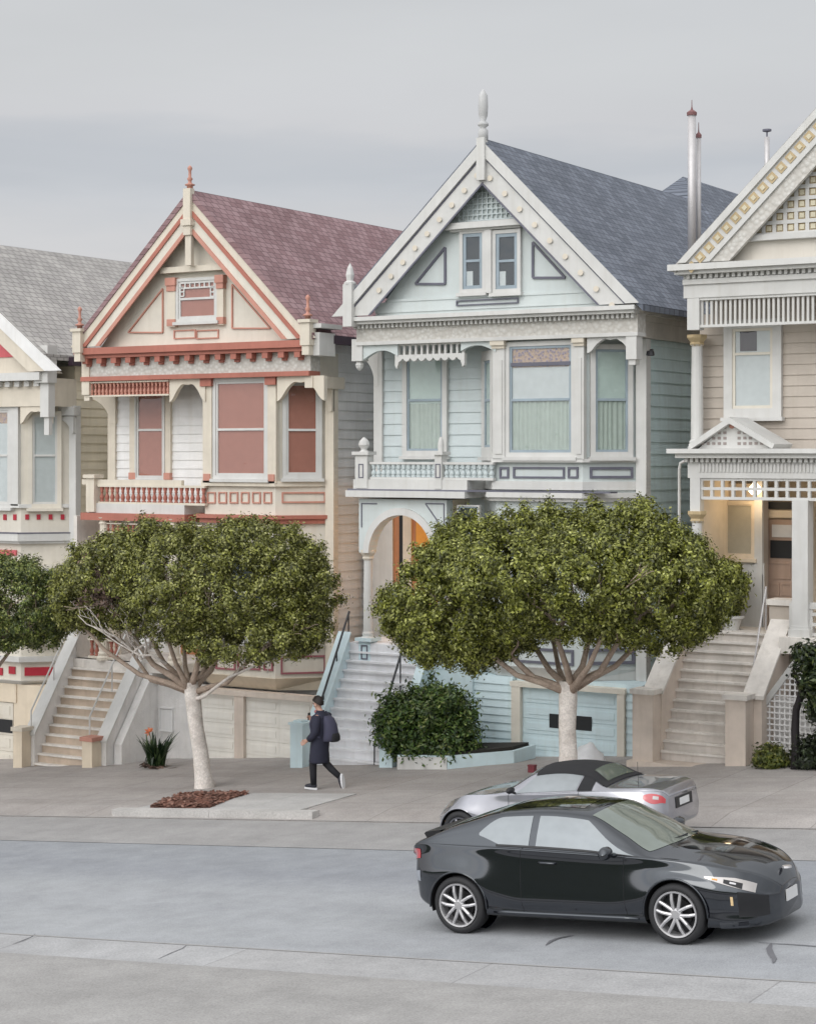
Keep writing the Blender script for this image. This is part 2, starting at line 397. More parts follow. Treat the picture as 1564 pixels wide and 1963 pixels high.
def scallop(F, u0, u1, ztop, zl, zm, n=18, side=0):
    """spandrel with an arched, scalloped underside between u0 and u1"""
    pts = [(u0, ztop), (u1, ztop)]
    for i in range(n+1):
        k = 1-i/n; s = math.sin(math.pi*k)
        z = zl+(zm-zl)*min(1, 1.25*s**1.3)-.025*abs(math.sin(k*math.pi*5))
        pts.append((u0+(u1-u0)*k, min(z, ztop-.02)))
    return pts
def bracket(m, F, u0, u1, z0, z1, d0, d1, n=8):
    """quarter-arch bracket: vertical leg at u0, arm reaching to u1 at the top"""
    pts = [(u0, z0), (u0, z1), (u1, z1)]
    for i in range(n+1):
        a = i/n*math.pi/2
        pts.append((u1-(u1-u0)*.82*math.sin(a)-(u1-u0)*.0, z1-.08-(z1-z0-.08)*(1-math.cos(a))))
    return m.poly(F, pts, d0, d1)
def stairs(par, x0, x1, Yb, zb, Yt, zt, n, treadm, riserm, foot=-.4):
    first = None; S = None
    base = MB().px([(Yb+.1, foot+zb), (Yb+.1, zb), (Yt, zt-.25), (Yt, foot+zb)], x0+.01, x1-.01)
    S = base.build('staircase', riserm, par)
    dy, dz = (Yt-Yb)/n, (zt-zb)/n
    for k in range(n):
        y, z = Yb+dy*k, zb+dz*k
        yb = min(Yt, y+dy*1.25)
        m = MB().xyz(x0, x1, y, yb, z-.02, z+dz-.035, 1).xyz(x0, x1, y-.05, yb, z+dz-.04, z+dz, 0)
        m.build('step', [treadm, riserm], S)
    return S
def stair_wall(par, x0, x1, Yb, zb, Yt, zt, ground_z, mt, capm, capw=.05, capt=.06, name='stair_wall', flat=0.):
    pts = [(Yb, ground_z), (Yb, zb), (Yt, zt), (Yt+flat, zt), (Yt+flat, ground_z)] if flat else [(Yb, ground_z), (Yb, zb), (Yt, zt), (Yt, ground_z)]
    w = MB().px(pts, x0, x1).build(name, mt, par)
    c = [(Yb-.04, zb+.002), (Yt, zt+.002), (Yt, zt+capt), (Yb-.04, zb+capt)]
    MB().px(c, x0-capw, x1+capw).build('coping', capm, w)
    return w
def pier(par, x0, x1, y0, y1, z0, z1, mt, capm, name='pier'):
    p = MB().xyz(x0, x1, y0, y1, z0, z1).build(name, mt, par)
    MB().xyz(x0-.04, x1+.04, y0-.04, y1+.04, z1+.001, z1+.09).build('coping', capm, p)
    return p
def lattice(m, F, u0, u1, z0, z1, nu, nz, w, d0, d1):
    for i in range(nu+1): u = u0+(u1-u0)*i/nu; m.box(F, u-w/2, u+w/2, z0, z1, d0, d1)
    for i in range(nz+1): z = z0+(z1-z0)*i/nz; m.box(F, u0, u1, z-w/2, z+w/2, d0+.003, d1+.003)
    return m
def dentils(m, F, u0, u1, z0, z1, n, d0, d1, fill=.55):
    for i in range(n):
        a = u0+(u1-u0)*i/n; m.box(F, a, a+(u1-u0)/n*fill, z0, z1, d0, d1)
    return m
def garage_door(par, F, r, mt, nrow, ncol, seam, win=None, label=None):
    u0, u1, z0, z1 = r; h = (z1-z0)/nrow; w = (u1-u0)/ncol
    m = MB()
    for i in range(nrow):
        for j in range(ncol):
            a, b = u0+j*w, u0+(j+1)*w; c, d = z0+i*h, z0+(i+1)*h
            m.box(F, a, b-.004, c, d-.012, 0, .03)
            m.box(F, a+.1, b-.1, c+.08, d-.09, .0301, .042)
    m.box(F, u0, u1, z0, z1, -.02, .012)
    g = m.build('garage_door', mt, par, label=label)
    if win:
        a, b, c, d = win
        q = MB().box(F, a, b, c, d, .043, .05).build('window', DARK, g)
    return g
G = 33.0
FG, FO, FC, FW = FY(G), FY(G-.32), FY(G+.12), FY(G+.95)
def plan(xl, xa, xb, xc, dy=.95):
    """bay plan from photo columns: returns left, centre, right faces and the south side wall"""
    Xl, Xa, Xb, Xc = FW.U(xl), FC.U(xa), FC.U(xb), FW.U(xc)
    return (Xl, Xa, Xb, Xc, Face((Xl, G+.95), (Xa, G+.12)), Face((Xa, G+.12), (Xb, G+.12)), Face((Xb, G+.12), (Xc, G+.95)), Face((Xc, G+.95), (Xc, 46.5)))
def bay_outline(Xl, Xa, Xb, Xc, o=0.):
    return [(Xl-o*.6, G+.97), (Xa-o*.4, G+.12-o), (Xb+o*.4, G+.12-o), (Xc+o*.6, G+.97)]
# ================================================================== the red-trimmed house
def red_house():
    h = thing('victorian_house', 'cream Victorian house with brick-red trim and steep plum shingle roof, terracotta blinds', 'house', (-25.8, G, -2.3), 'Victorian houses in a row')
    Xl, Xa, Xb, Xc, FL, FB, FR, FS = plan(391, 393, 528, 634)
    Za = lambda py: FG.Z(369, py)
    XL = FW.U(212)
    zb2, zfr = Za(925), Za(728)          # sill of the upper floor, underside of frieze
    zbal = Za(985)
    # walls
    eave = Za(648)
    m = MB().siding(FW, XL+.02, Xl+.1, zbal, zfr, .2)
    m.siding(FS, 0, 12, -2.6, eave+.05, .21)
    m.xyz(XL, Xc, G+.951, 46.4, zbal-.1, eave); m.xyz(XL+2.9, Xc, G+.951, 46.4, -2.8, zbal-.1); m.xyz(XL, XL+2.9, G+2, 46.4, -2.8, zbal-.1)
    m.build('wall', GREYW, h, label='grey-white clapboard wall')
    MB().pz(bay_outline(Xl, Xa, Xb, Xc), FB.Z(460, 1296), zfr).build('bay', CREAMW, h)
    # roof
    L, A, Rr = FO.H(158, 632), FO.H(363, 363), FO.H(600, 638)
    roof(h, 'roof', ROOF_P, L, A, Rr, G-.345, 47)
    MB().add([], []).xyz(Rr[0]-.02, Rr[0]+.12, G+.3, 47, Rr[1]-.2, Rr[1]-.02).build('rain_gutter', GUTTER, h)
    gz0 = Za(661)
    MB().poly(FG, [(L[0]+.25, gz0), (A[0], A[1]-.3), (Rr[0]-.25, gz0)], -.5, 0).build('gable', CREAMW, h)
    MB().py([(L[0]+.1, gz0), (A[0], A[1]-.2), (Rr[0]-.1, gz0)], 46.3, 46.4).build('rear_gable', GREYW, h)
    for low in (L, Rr):
        bb = [(0.0, .09, .02, GUTTER, 'roof_edge')] if False else []
        b = bargeboard(h, FO, (A[0], A[1]-.04), (low[0], low[1]-.04), [(.0, .24, .0, CREAM, 'bargeboard'), (.241, .33, .03, BRICK, 'moulding'), (.331, .52, -.005, CREAMW, 'inner_board'), (.521, .61, .02, SALMON, 'moulding')], gz0+.03)
    # king post, collar and finials
    kp = MB().box(FO, A[0]-.1, A[0]+.1, FO.Z(369, 450), A[1]+.02, -.05, .1).box(FO, A[0]-.08, A[0]+.08, FO.Z(369, 508), FO.Z(369, 450), -.06, .05).box(FO, A[0]-.14, A[0]+.14, FO.Z(369, 432), FO.Z(369, 420), -.05, .14)
    kp.build('king_post', CREAM, h)
    MB().box(FG, FG.U(318), FG.U(440), FG.Z(369, 522), FG.Z(369, 511), 0, .2).build('collar_beam', CREAM, h)
    finial(h, A[0], G-.3, A[1]+.02, FO.Z(363, 316), .075, SALMON)
    for px, pt in ((153, 587), (590, 564)):
        x = FO.U(px); z = FO.Z(px, 612 if px > 300 else 630)
        MB().box(FO, x-.12, x+.12, z-.55, z, -.12, .12).box(FO, x-.16, x+.16, z-.07, z, -.16, .16).box(FO, x-.09, x+.09, z-.75, z-.55, -.09, .09).build('corner_post', CREAM, h)
        finial(h, x, G-.32, z, FO.Z(px, pt), .07, SALMON)
    MB().xyz(FG.U(604), FG.U(604)+.28, G-.25, G+.35, Za(690), Za(648)).xyz(FG.U(604)-.02, FG.U(604)+.36, G-.3, G+.5, Za(640), Za(632)).build('eave_return', WHITE, h)
    # attic window
    r = FG.rect(341, 532, 422, 616)
    w = window(h, FG, r, FG.Z(381, 572), .07, .05, [(0, 1, BLIND_R, 'blind')], WHITE, WHITE)
    q = MB(); a0, a1, b0, b1 = FG.rect(349, 541, 414, 551)
    lattice(q, FG, a0, a1, b0, b1, 7, 1, .035, .05, .066); q.build('glazing_bar', WHITE, w)
    for r_ in ((349, 551, 356, 568), (407, 551, 414, 568)): q = MB(); lattice(q, FG, *FG.rect(*r_), 1, 2, .03, .05, .066); q.build('glazing_bar', WHITE, w)
    for a, b in ((326, 341), (421, 433)):
        p = MB().box(FG, FG.U(a), FG.U(b), FG.Z(380, 625), FG.Z(380, 530), 0, .1).build('pilaster', CREAM, h)
        MB().box(FG, FG.U(a)-.03, FG.U(b)+.03, FG.Z(380, 545), FG.Z(380, 530), .0, .15).box(FG, FG.U(a)-.01, FG.U(b)+.01, FG.Z(380, 556), FG.Z(380, 545), .0, .125).build('capital', SALMON, p)
        MB().box(FG, FG.U(a)-.006, FG.U(b)+.006, FG.Z(380, 623), FG.Z(380, 610), .0, .115).build('plinth', SALMON, p)
    q = MB().frame(FG, *FG.rect(334, 632, 376, 649), .025, 0, .03).frame(FG, *FG.rect(377, 632, 420, 649), .025, 0, .031)
    q.tri_frame(FG, [FG.H(247, 637), FG.H(313, 637), FG.H(313, 553)], .03, 0, .04).tri_frame(FG, [FG.H(446, 629), FG.H(519, 629), FG.H(446, 545)], .03, 0, .04)
    q.build('panel_moulding', SALMON, h)
    # cornice
    u0, u1 = FG.U(160), FG.U(600)
    c = MB().box(FG, u0, u1, Za(674), gz0, 0, .34).box(FG, u0+.04, u1-.04, Za(681), Za(674)-.001, 0, .26).build('cornice', BRICK, h)
    for i in range(15):
        u = u0+.25+(u1-u0-.5)*i/14
        MB().box(FG, u-.075, u+.075, Za(692), Za(681)-.001, 0, .24).box(FG, u-.06, u+.06, Za(697), Za(692), 0, .12).build('corbel', BRICK, c)
    MB().box(FG, u0+.02, u1-.02, Za(717), Za(681)-.002, -.3, .06).build('frieze', ORN_W, h)
    MB().box(FG, u0+.02, u1-.02, Za(726), Za(717)-.001, -.3, .13).build('belt_course', BRICK, h)
    MB().xyz(u1-.3, Xc+.03, G-.045, G+1.2, Za(728)-.01, Za(681)-.005).build('frieze', CREAMW, h)
    MB().xyz(u0+.02, XL+.1, G-.02, G+1.2, Za(726), Za(681)).build('frieze', CREAMW, h)
    # spindle screen on the left, spandrels
    s = balustrade(h, FG, FG.U(166), FG.U(326), Za(757), Za(727), 22, CREAM, SALMON, d=.0, rail=.035, slim=.75, name='spindle_screen')
    MB().box(FG, FG.U(176), FG.U(324), Za(752), Za(730), -.16, -.12).build('backing_board', BRICK, s)
    MB().box(FG, FG.U(162), FG.U(176), FG.Z(169, 757), FG.Z(169, 688), -.12, .1).box(FG, FG.U(164), FG.U(174), FG.Z(169, 768), FG.Z(169, 757), -.06, .05).build('corner_post', CREAM, h)
    bracket(MB(), FW, FW.U(226), FW.U(174)-.1, FW.Z(200, 812), FW.Z(200, 756), .0, .1).build('bracket', CREAM, h)
    MB().poly(FG, scallop(FG, FG.U(326), FG.U(394), Za(726), Za(770), Za(735)), -.1, .02).build('spandrel', CREAM, h)
    MB().poly(FG, scallop(FG, FG.U(532), FG.U(622), Za(726), Za(772), Za(736)), -.1, .02).build('spandrel', CREAM, h)
    # bay: pilasters and windows
    bz = zb2
    for a, b in ((394, 411), (518, 534)):
        p = MB().box(FC, FC.U(a), FC.U(b), bz, zfr, 0, .1).build('pilaster', CREAM, h)
        MB().box(FC, FC.U(a)-.03, FC.U(b)+.03, Za(741), Za(726), 0, .17).build('capital', BRICK, p)
        MB().box(FC, FC.U(a)+.03, FC.U(b)-.03, Za(921), Za(908), 0, .13).build('plinth', SALMON, p)
    window(h, FC, FC.rect(412, 724, 518, 918), FC.Z(465, 823), .075, .05, [(0, 1, BLIND_R, 'blind')], WHITE)
    window(h, FR, FR.rect(541, 728, 616, 917), FR.Z(578, 824), .08, .05, [(0, 1, BLIND_R, 'blind')], WHITE)
    window(h, FW, FW.rect(264, 725, 321, 919), FW.Z(292, 824), .04, .05, [(0, 1, BLIND_R, 'blind')], WHITE, base=.03)
    for a, b in ((253, 265), (320, 331)):
        p = MB().box(FW, FW.U(a), FW.U(b), bz, zfr, 0, .09).build('pilaster', CREAM, h)
        MB().box(FW, FW.U(a)-.006, FW.U(b)+.006, FW.Z(292, 919), FW.Z(292, 906), 0, .12).build('plinth', SALMON, p)
    MB().xyz(XL-.02, XL+.2, G+.87, G+1.1, -2.5, zfr).build('corner_board', CREAM, h)
    MB().xyz(Xc-.06, Xc+.16, G+.82, G+1.0, -2.5, zfr).build('corner_board', CREAM, h)
    q = MB().xyz(Xc+.0, Xc+.2, G-.05, G+1.2, Za(748), Za(726)); bracket(q, FY(G+.85), Xc+.16, Xc-.35, Za(790), Za(748), 0, .1)
    q.build('bracket', CREAM, h)
    # sill, balcony, panels
    q = MB().pz(bay_outline(Xl, Xa, Xb, Xc, .1), Za(931), Za(921)).xyz(XL-.05, Xl+.1, G-.0, G+.1, Za(931), Za(921))
    q.build('sill', CREAM, h)
    nx = FG.U(178)
    MB().xyz(nx-.12, nx+.12, G-.1, G+.14, Za(985), Za(914)).xyz(nx-.17, nx+.17, G-.15, G+.19, Za(918), Za(911)).build('newel', CREAM, h)
    balustrade(h, FG, FG.U(188), FG.U(393), Za(969), Za(931)+.0, 20, CREAM, BRICK, d=-.05, rail=.05)
    MB().xyz(nx-.15, Xl+.2, G-.02, G+1.0, zbal-.02, Za(968)).build('balcony_floor', WHITE, h)
    q = MB()
    for i in range(6): a = 398+i*21.6; q.frame(FB, *FB.rect(a, 943, a+16, 965), .03, 0, .03)
    q.frame(FR, *FR.rect(540, 943, 624, 964), .035, 0, .03)
    q.build('panel_moulding', SALMON, h)
    b = MB().pz(bay_outline(Xl, Xa, Xb, Xc, .22), Za(992), zbal).pz(bay_outline(Xl, Xa, Xb, Xc, .13), Za(1001), Za(992)-.001)
    b.xyz(nx-.25, Xl+.3, G-.14, G+1.0, Za(1001), zbal-.021).build('belt_course', BRICK, h)
    # lower floor
    window(h, FR, FR.rect(552, 1050, 614, 1230), FR.Z(578, 1140), .08, .05, [(0, 1, BLIND_R, 'blind')], WHITE)
    window(h, FC, FC.rect(412, 1040, 518, 1230), FC.Z(465, 1135), .08, .05, [(0, 1, DARKB, 'dark')], WHITE)
    q = MB(); q.frame(FR, *FR.rect(538, 1257, 624, 1292), .04, 0, .03); q.frame(FB, *FB.rect(414, 1256, 452, 1284), .04, 0, .03); q.frame(FB, *FB.rect(395, 1256, 411, 1284), .04, 0, .03); q.frame(FB, *FB.rect(456, 1256, 500, 1284), .04, 0, .031); q.frame(FB, *FB.rect(506, 1256, 524, 1286), .04, 0, .03)
    q.build('panel_moulding', simple('dark_rose_paint', alb(150, 92, 98), .5), h)
    zbb = FB.Z(460, 1296)
    q = MB().prism([(Xl-.05, G+.97, zbb-.28), (Xa+.1, G+.3, zbb-.28), (Xb-.1, G+.3, zbb-.28), (Xc+.0, G+.97, zbb-.28)], [(x, y, zbb-.001) for x, y in bay_outline(Xl, Xa, Xb, Xc, .05)])
    q.build('bay_base', SAND, h)
    # entry porch behind the tree
    zf = at(240, 1268, G).z
    xr = Xl+.05
    MB().xyz(XL-.3, xr, G-.1, G+2, zf-.2, zf).xyz(XL-.3, XL-.2, G, G+2, zf, zbal-.1).build('porch_floor', CONC, h)
    column(h, FG.U(200), G+.0, zf, zbal-.12, .12, CREAM)
    column(h, xr-.15, G+.0, zf, zbal-.12, .12, CREAM)
    d = MB().xyz(XL+1.3, XL+2.3, G+1.94, G+1.99, zf, zf+2.1).build('door', DOORW, h)
    MB().xyz(XL+1.5, XL+2.1, G+1.92, G+1.939, zf+.9, zf+1.9).build('pane', DARK, d)
    balustrade(h, FG, FG.U(172), FG.U(228), zf+.02, zf+.5, 6, CREAM, BRICK, d=.0)
    balustrade(h, FG, FG.U(192), FG.U(390), Za(1026), Za(1006), 20, CREAM, BRICK, d=-.02, rail=.03, name='spindle_screen', slim=.8)
    # stairs with their white walls
    Yb = 31.6; pb = at(165, 1487, Yb); zg = pb.z
    x0, x1 = at(66, 1480, Yb).x, at(172, 1480, Yb).x
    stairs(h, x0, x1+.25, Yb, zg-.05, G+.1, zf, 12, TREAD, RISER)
    zl = at(44, 1400, Yb).z
    stair_wall(h, x0-.22, x0-.001, Yb, zl-.1, G+.1, zf+.55, zg-1, STUCCO, WHITE)
    stair_wall(h, x1+.251, x1+.47, Yb, zl-.1, G+.1, zf+.5, zg-1, STUCCO, WHITE)
    pier(h, x0-.36, x0-.1, Yb-.3, Yb-.005, zg-.6, zl+.02, SAND, CREAM)
    pier(h, x1+.06, x1+.34, Yb-.32, Yb-.005, zg-.6, zl-.04, SAND, SALMON)
    for x in (x0-.1, x1+.0):
        q = MB(); p0 = Vector((x, Yb, zl+.45)); p1 = Vector((x, G+.1, zf+1.05))
        q.tube([p0-Vector((0, 0, .5)), p0, p1, p1-Vector((0, 0, .6))], .02, 6)
        m_ = p0.lerp(p1, .5); q.tube([m_, m_-Vector((0, 0, .6))], .017, 6); q.build('handrail', WHITE, h)
    # retaining wall and garage
    ga = FY(G+.15)
    xa, xb = x1+.48, ga.U(386)
    MB().px([(Yb+.25, zg-1), (Yb+.25, zl-.15), (G-.0, zf-.1), (G+.6, zf-.1), (G+.6, zg-1)], x1+.49, x1+.7).xyz(x1+.49, xb, G+.1, G+.6, zg-1, zbb-.32).build('retaining_wall', STUCCO, h)
    q = MB().frame(ga, *ga.rect(310, 1356, 336, 1402), .025, 0.05, .1).box(ga, *ga.rect(312, 1360, 334, 1400), .05, .08)
    q.build('meter_cabinet', GREYW, h)
    MB().box(ga, *ga.rect(344, 1462, 366, 1467), .05, .07).build('vent', DARK, h)
    zt = ga.Z(470, 1334)
    zlo = ga.Z(470, 1500)
    garage_door(h, ga, (ga.U(386), ga.U(455), zlo, zt), paint('blush_door_paint', alb(204, 194, 187, 1.5), .06), 6, 1, None)
    garage_door(h, ga, (ga.U(473), ga.U(603), zlo, zt), paint('blush_door_paint', alb(204, 194, 187, 1.5), .06), 6, 2, None)
    MB().box(ga, ga.U(455)+.002, ga.U(473)-.002, zlo, zt, -.1, .12).box(ga, ga.U(380), ga.U(625), zt+.001, zt+.12, -.1, .14).box(ga, ga.U(603)+.002, ga.U(625), zlo, zt, -.1, .13).build('garage_frame', TAUPE, h)
    return h
red_house()
# ================================================================== the white and mint house
def white_house():
    h = thing('victorian_house', 'white and pale mint Victorian house with slate-blue roof, tall finial and arched porch', 'house', (-18.2, G, -1.7), 'Victorian houses in a row')
    Xl, Xa, Xb, Xc, FL, FB, FR, FS = plan(927, 951, 1117, 1232)
    Za = lambda py: FG.Z(955, py)
    XL = FW.U(722)
    zfr, zbal = Za(653), Za(943)
    eave = Za(600)
    m = MB().siding(FW, XL+.02, Xl+.05, zbal, zfr, .24)
    m.xyz(XL, Xc, G+.951, 46.4, zbal-.1, eave); m.xyz(XL+2.2, Xc, G+.951, 46.4, -2.8, zbal-.1); m.xyz(XL, XL+2.2, G+2.2, 46.4, -2.8, zbal-.1)
    m.build('wall', MINT, h)
    MB().siding(FS, 0, 12, -2.4, eave+.05, .24).build('side_wall', paint('light_aqua_paint', (.68, .83, .85), .07), h)
    MB().pz(bay_outline(Xl, Xa, Xb, Xc), FB.Z(1080, 1283), zfr).build('bay', MINTW, h)
    L, A, Rr = FO.H(681, 552), FO.H(925, 264), FO.H(1233, 582)
    roof(h, 'roof', ROOF_B, L, A, Rr, G-.345, 47)
    # cross roof further back
    pk = at(1309, 338, 44.6)
    MB().prism([(pk.x-3.2, 41.4, pk.z-3.1), (pk.x+3.2, 41.4, pk.z-3.1), (pk.x+3.2, 54, pk.z-3.1), (pk.x-3.2, 54, pk.z-3.1)], [(pk.x-.01, 44.6, pk.z), (pk.x+.01, 44.6, pk.z), (pk.x+.01, 54, pk.z), (pk.x-.01, 54, pk.z)]).build('cross_roof', ROOF_B, h)
    gz0 = Za(598)
    MB().poly(FG, [(L[0]+.25, gz0), (A[0], A[1]-.3), (Rr[0]-.25, gz0)], -.5, 0).build('gable', MINTW, h)
    MB().py([(L[0]+.1, gz0), (A[0], A[1]-.2), (Rr[0]-.1, gz0)], 46.3, 46.4).build('rear_gable', MINT, h)
    for low in (L, Rr):
        ap, lo = (A[0], A[1]-.05), (low[0], low[1]-.05)
        b = bargeboard(h, FO, ap, lo, [(.0, .2, .05, WHITE, 'bargeboard'), (.201, .235, .0, SLATE, 'moulding'), (.236, .6, -.01, WHITE, 'inner_board'), (.601, .635, .01, SLATE, 'moulding')], gz0+.03)
        for i in range(9):
            p = on_slope(ap, lo, .42, .1+.86*i/9)
            MB().lathe(FO.P(p.x, p.y, .0), [(.06, -.03), (.05, 0), (.02, .02)][::-1], 8, axis='y').build('rosette', CREAM, b)
    # finial at the ridge and left corner post
    MB().lathe((A[0], G-.3, A[1]-.05), [(r_, h_*(FO.Z(924, 170)-A[1]+.05)/1.36) for r_, h_ in ((.1, 0), (.1, .28), (.05, .34), (.11, .4), (.11, .46), (.05, .52), (.09, .66), (.1, .9), (.09, 1.2), (.01, 1.36))], 10).build('finial', paint('grey_white_finial', alb(190, 190, 190), .08), h, smooth=True)
    MB().box(FO, A[0]-.09, A[0]+.09, FO.Z(929, 345), A[1], -.05, .1).build('king_post', WHITE, h)
    x = FO.U(671); zt = FO.Z(671, 508)
    MB().box(FO, x-.11, x+.11, FO.Z(671, 626), FO.Z(671, 545), -.11, .11).lathe(FO.P(x, FO.Z(671, 545), 0), [(.13, 0), (.13, .04), (.07, .08), (.09, .2), (.06, .34), (.01, .44)], 8).build('corner_post', WHITE, h)
    # gable: lattice, window, triangles
    q = MB(); ax, az = FG.U(930), FG.Z(930, 348); b0, b1, bz = FG.U(872), FG.U(1000), FG.Z(935, 421)
    for i in range(1, 14):
        u = b0+(b1-b0)*i/14; k = 1-abs(u-ax)/((b1-b0)/2)
        if k > .1: q.box(FG, u-.012, u+.012, bz, bz+(az-bz)*min(1, k), .02, .045)
    for i in range(0, 7):
        k = i/7; w = (b1-b0)/2*(1-k); q.box(FG, ax-w, ax+w, bz+(az-bz)*k-.012, bz+(az-bz)*k+.012, .021, .048)
    q.build('gable_lattice', MINT, h)
    hd = MB().box(FG, *FG.rect(861, 425, 1008, 437), 0, .22).box(FG, *FG.rect(868, 437, 1002, 441), 0, .12).build('window_hood', WHITE, h)
    for a, b, c in ((884, 934, 446), (947, 1001, 444)):
        w = window(h, FG, FG.rect(a, 440, b, 561), FG.Z((a+b)/2, 500), .075, .07, [(0, 1, DARKB, 'dark')], WHITE, BLUEG)
        lo = FG.rect(a+12, 520, a+24, 548); MB().box(FG, *lo, .034, .038).build('blind', BLIND_W, w)
    MB().box(FG, FG.U(934)+.002, FG.U(947)-.002, FG.Z(940, 562), FG.Z(940, 441), 0, .13).build('mullion', WHITE, h)
    q = MB().tri_frame(FG, [FG.H(797, 544), FG.H(854, 544), FG.H(854, 474)], .045, 0, .04).tri_frame(FG, [FG.H(1022, 532), FG.H(1084, 532), FG.H(1022, 464)], .045, 0, .04).frame(FG, *FG.rect(877, 573, 996, 584), .025, .04, .07)
    q.build('panel_moulding', SLATE, h)
    MB().box(FG, FG.U(745), FG.U(1130), Za(569), Za(564), 0, .05).box(FG, FG.U(720), FG.U(1150), Za(590), Za(569)-.001, 0, .03).build('gable_rail', MINTW, h)
    # cornice and frieze
    u0, u1 = FG.U(686), FG.U(1226)
    c = MB().box(FG, u0-.05, u1+.05, Za(606), gz0, -.2, .36).box(FG, u0, u1, Za(612), Za(606)-.001, 0, .28)
    dentils(c, FG, u0, u1, Za(620), Za(612)-.001, 62, 0, .18, .5)
    c.build('cornice', WHITE, h)
    MB().box(FG, u0+.01, u1-.01, Za(646), Za(612)-.002, -.3, .07).build('frieze', ORN_W, h)
    MB().box(FG, u0, u1, Za(653), Za(646)-.001, -.3, .1).build('belt_course', WHITE, h)
    MB().xyz(u1-.3, Xc+.35, G-.06, 46, Za(612), Za(590)).xyz(u1-.2, Xc+.2, G-.02, 46, Za(622), Za(612)-.001).xyz(u1-.2, Xc+.04, G+.0, 46, Za(652), Za(622)-.001).build('eave_return', paint('weathered_cream', alb(194, 189, 180), .12), h)
    MB().xyz(u0, XL+.1, G, G+1.2, zfr, Za(600)).build('frieze', WHITE, h)
    # balcony spandrels
    MB().box(FG, FG.U(677), FG.U(697), FG.Z(686, 692), FG.Z(686, 650), -.18, .06).lathe((FG.U(687), G+.05, FG.Z(686, 710)), [(.02, 0), (.07, .05), (.09, .12), (.06, .2)], 8).build('corner_post', WHITE, h)
    q = MB(); a0, a1 = FG.U(697), FG.U(763); q.poly(FG, [(a0, Za(652)), (a1, Za(652))]+[(a1+(a0-a1)*i/10, Za(682)+(Za(662)-Za(682))*(math.sin(i/10*math.pi*.9+.3)*.9)) for i in range(11)], -.1, .02); q.build('spandrel', MINTW, h); q = MB()
    a0, a1 = FG.U(884), FG.U(951); q.poly(FG, [(a0, Za(652)), (a1, Za(652))]+[(a1+(a0-a1)*i/10, Za(678)+(Za(660)-Za(678))*math.sin(i/10*math.pi*.8+.2)) for i in range(11)], -.1, .02)
    q.build('spandrel', MINTW, h)
    q = MB(); lattice(q, FG, FG.U(762), FG.U(886), Za(676), Za(654), 11, 1, .045, -.08, -.03)
    pts = [(FG.U(757), Za(674)), (FG.U(890), Za(674))]; n = 36
    for i in range(n+1):
        k = 1-i/n; pts.append((FG.U(757)+(FG.U(890)-FG.U(757))*k, Za(681)-.07*abs(math.sin(k*math.pi*9))-(.16 if k < .04 or k > .96 else 0)))
    q.poly(FG, pts, -.1, .0); q.build('spindle_screen', WHITE, h)
    MB().poly(FG, scallop(FG, FG.U(1126), FG.U(1214), Za(652), Za(682), Za(656)), -.1, .02).build('spandrel', WHITE, h)
    x = FG.U(1212); MB().box(FG, x-.1, x+.12, Za(696), Za(650), -.2, .08).box(FG, x-.06, x+.08, Za(706), Za(696), -.15, .04).build('corner_post', WHITE, h)
    q = MB().tube([(x+.1, G+.7, Za(676)), (x+.16, G+.5, Za(678))], .03, 8).lathe((x+.17, G+.46, Za(684)), [(.02, .07), (.07, .05), (.085, -.03), (.06, -.04)], 10); q.build('floodlight', IRON, h)
    # wall trims and windows
    MB().xyz(XL-.02, XL+.19, G+.86, G+1.1, zbal, zfr).build('corner_board', WHITE, h)
    bracket(MB(), FW, XL+.1, FW.U(690), FW.Z(710, 740), FW.Z(710, 676), 0, .1).build('bracket', WHITE, h)
    MB().xyz(Xc-.08, Xc+.14, G+.8, G+1.02, -2.3, zfr).build('corner_board', WHITE, h)
    two = [(.0, .495, CURT, 'pleat'), (.495, 1, BLIND_G, 'blind')]
    window(h, FW, FW.rect(776, 672, 861, 874), FW.Z(818, 767), .11, .045, two, WHITE, BLUEG, base=.03)
    window(h, FL, FL.rect(930, 672, 951, 876), FL.Z(941, 767), .2, .05, two, WHITE, BLUEG)
    w = window(h, FC, FC.rect(972, 654, 1106, 876), FC.Z(1039, 766), .09, .05, [(0, .48, CURT, 'pleat'), (.48, .8, BLIND_W, 'blind'), (.8, 1, STAIN, 'glassband')], WHITE, BLUEG)
    a = FC.rect(982, 694, 1096, 701); MB().box(FC, *a, .04, .075).build('transom', SLATE, w)
    window(h, FR, FR.rect(1130, 660, 1211, 876), FR.Z(1171, 766), .1, .045, two, WHITE, BLUEG)
    for a, b in ((950, 972), (1106, 1124)):
        p = MB().box(FC, FC.U(a), FC.U(b), Za(880), zfr, 0, .12).box(FC, FC.U(a)+.05, FC.U(b)-.05, Za(870), Za(690), .121, .14).build('pilaster', WHITE, h)
        MB().box(FC, FC.U(a)-.03, FC.U(b)+.03, Za(662), zfr, 0, .2).box(FC, FC.U(a)-.015, FC.U(b)+.015, Za(668), Za(662), 0, .16).build('capital', CREAM, p)
    MB().pz(bay_outline(Xl, Xa, Xb, Xc, .12), Za(886), Za(879)).build('sill', WHITE, h)
    # balcony rail and panels
    nx = FG.U(699)
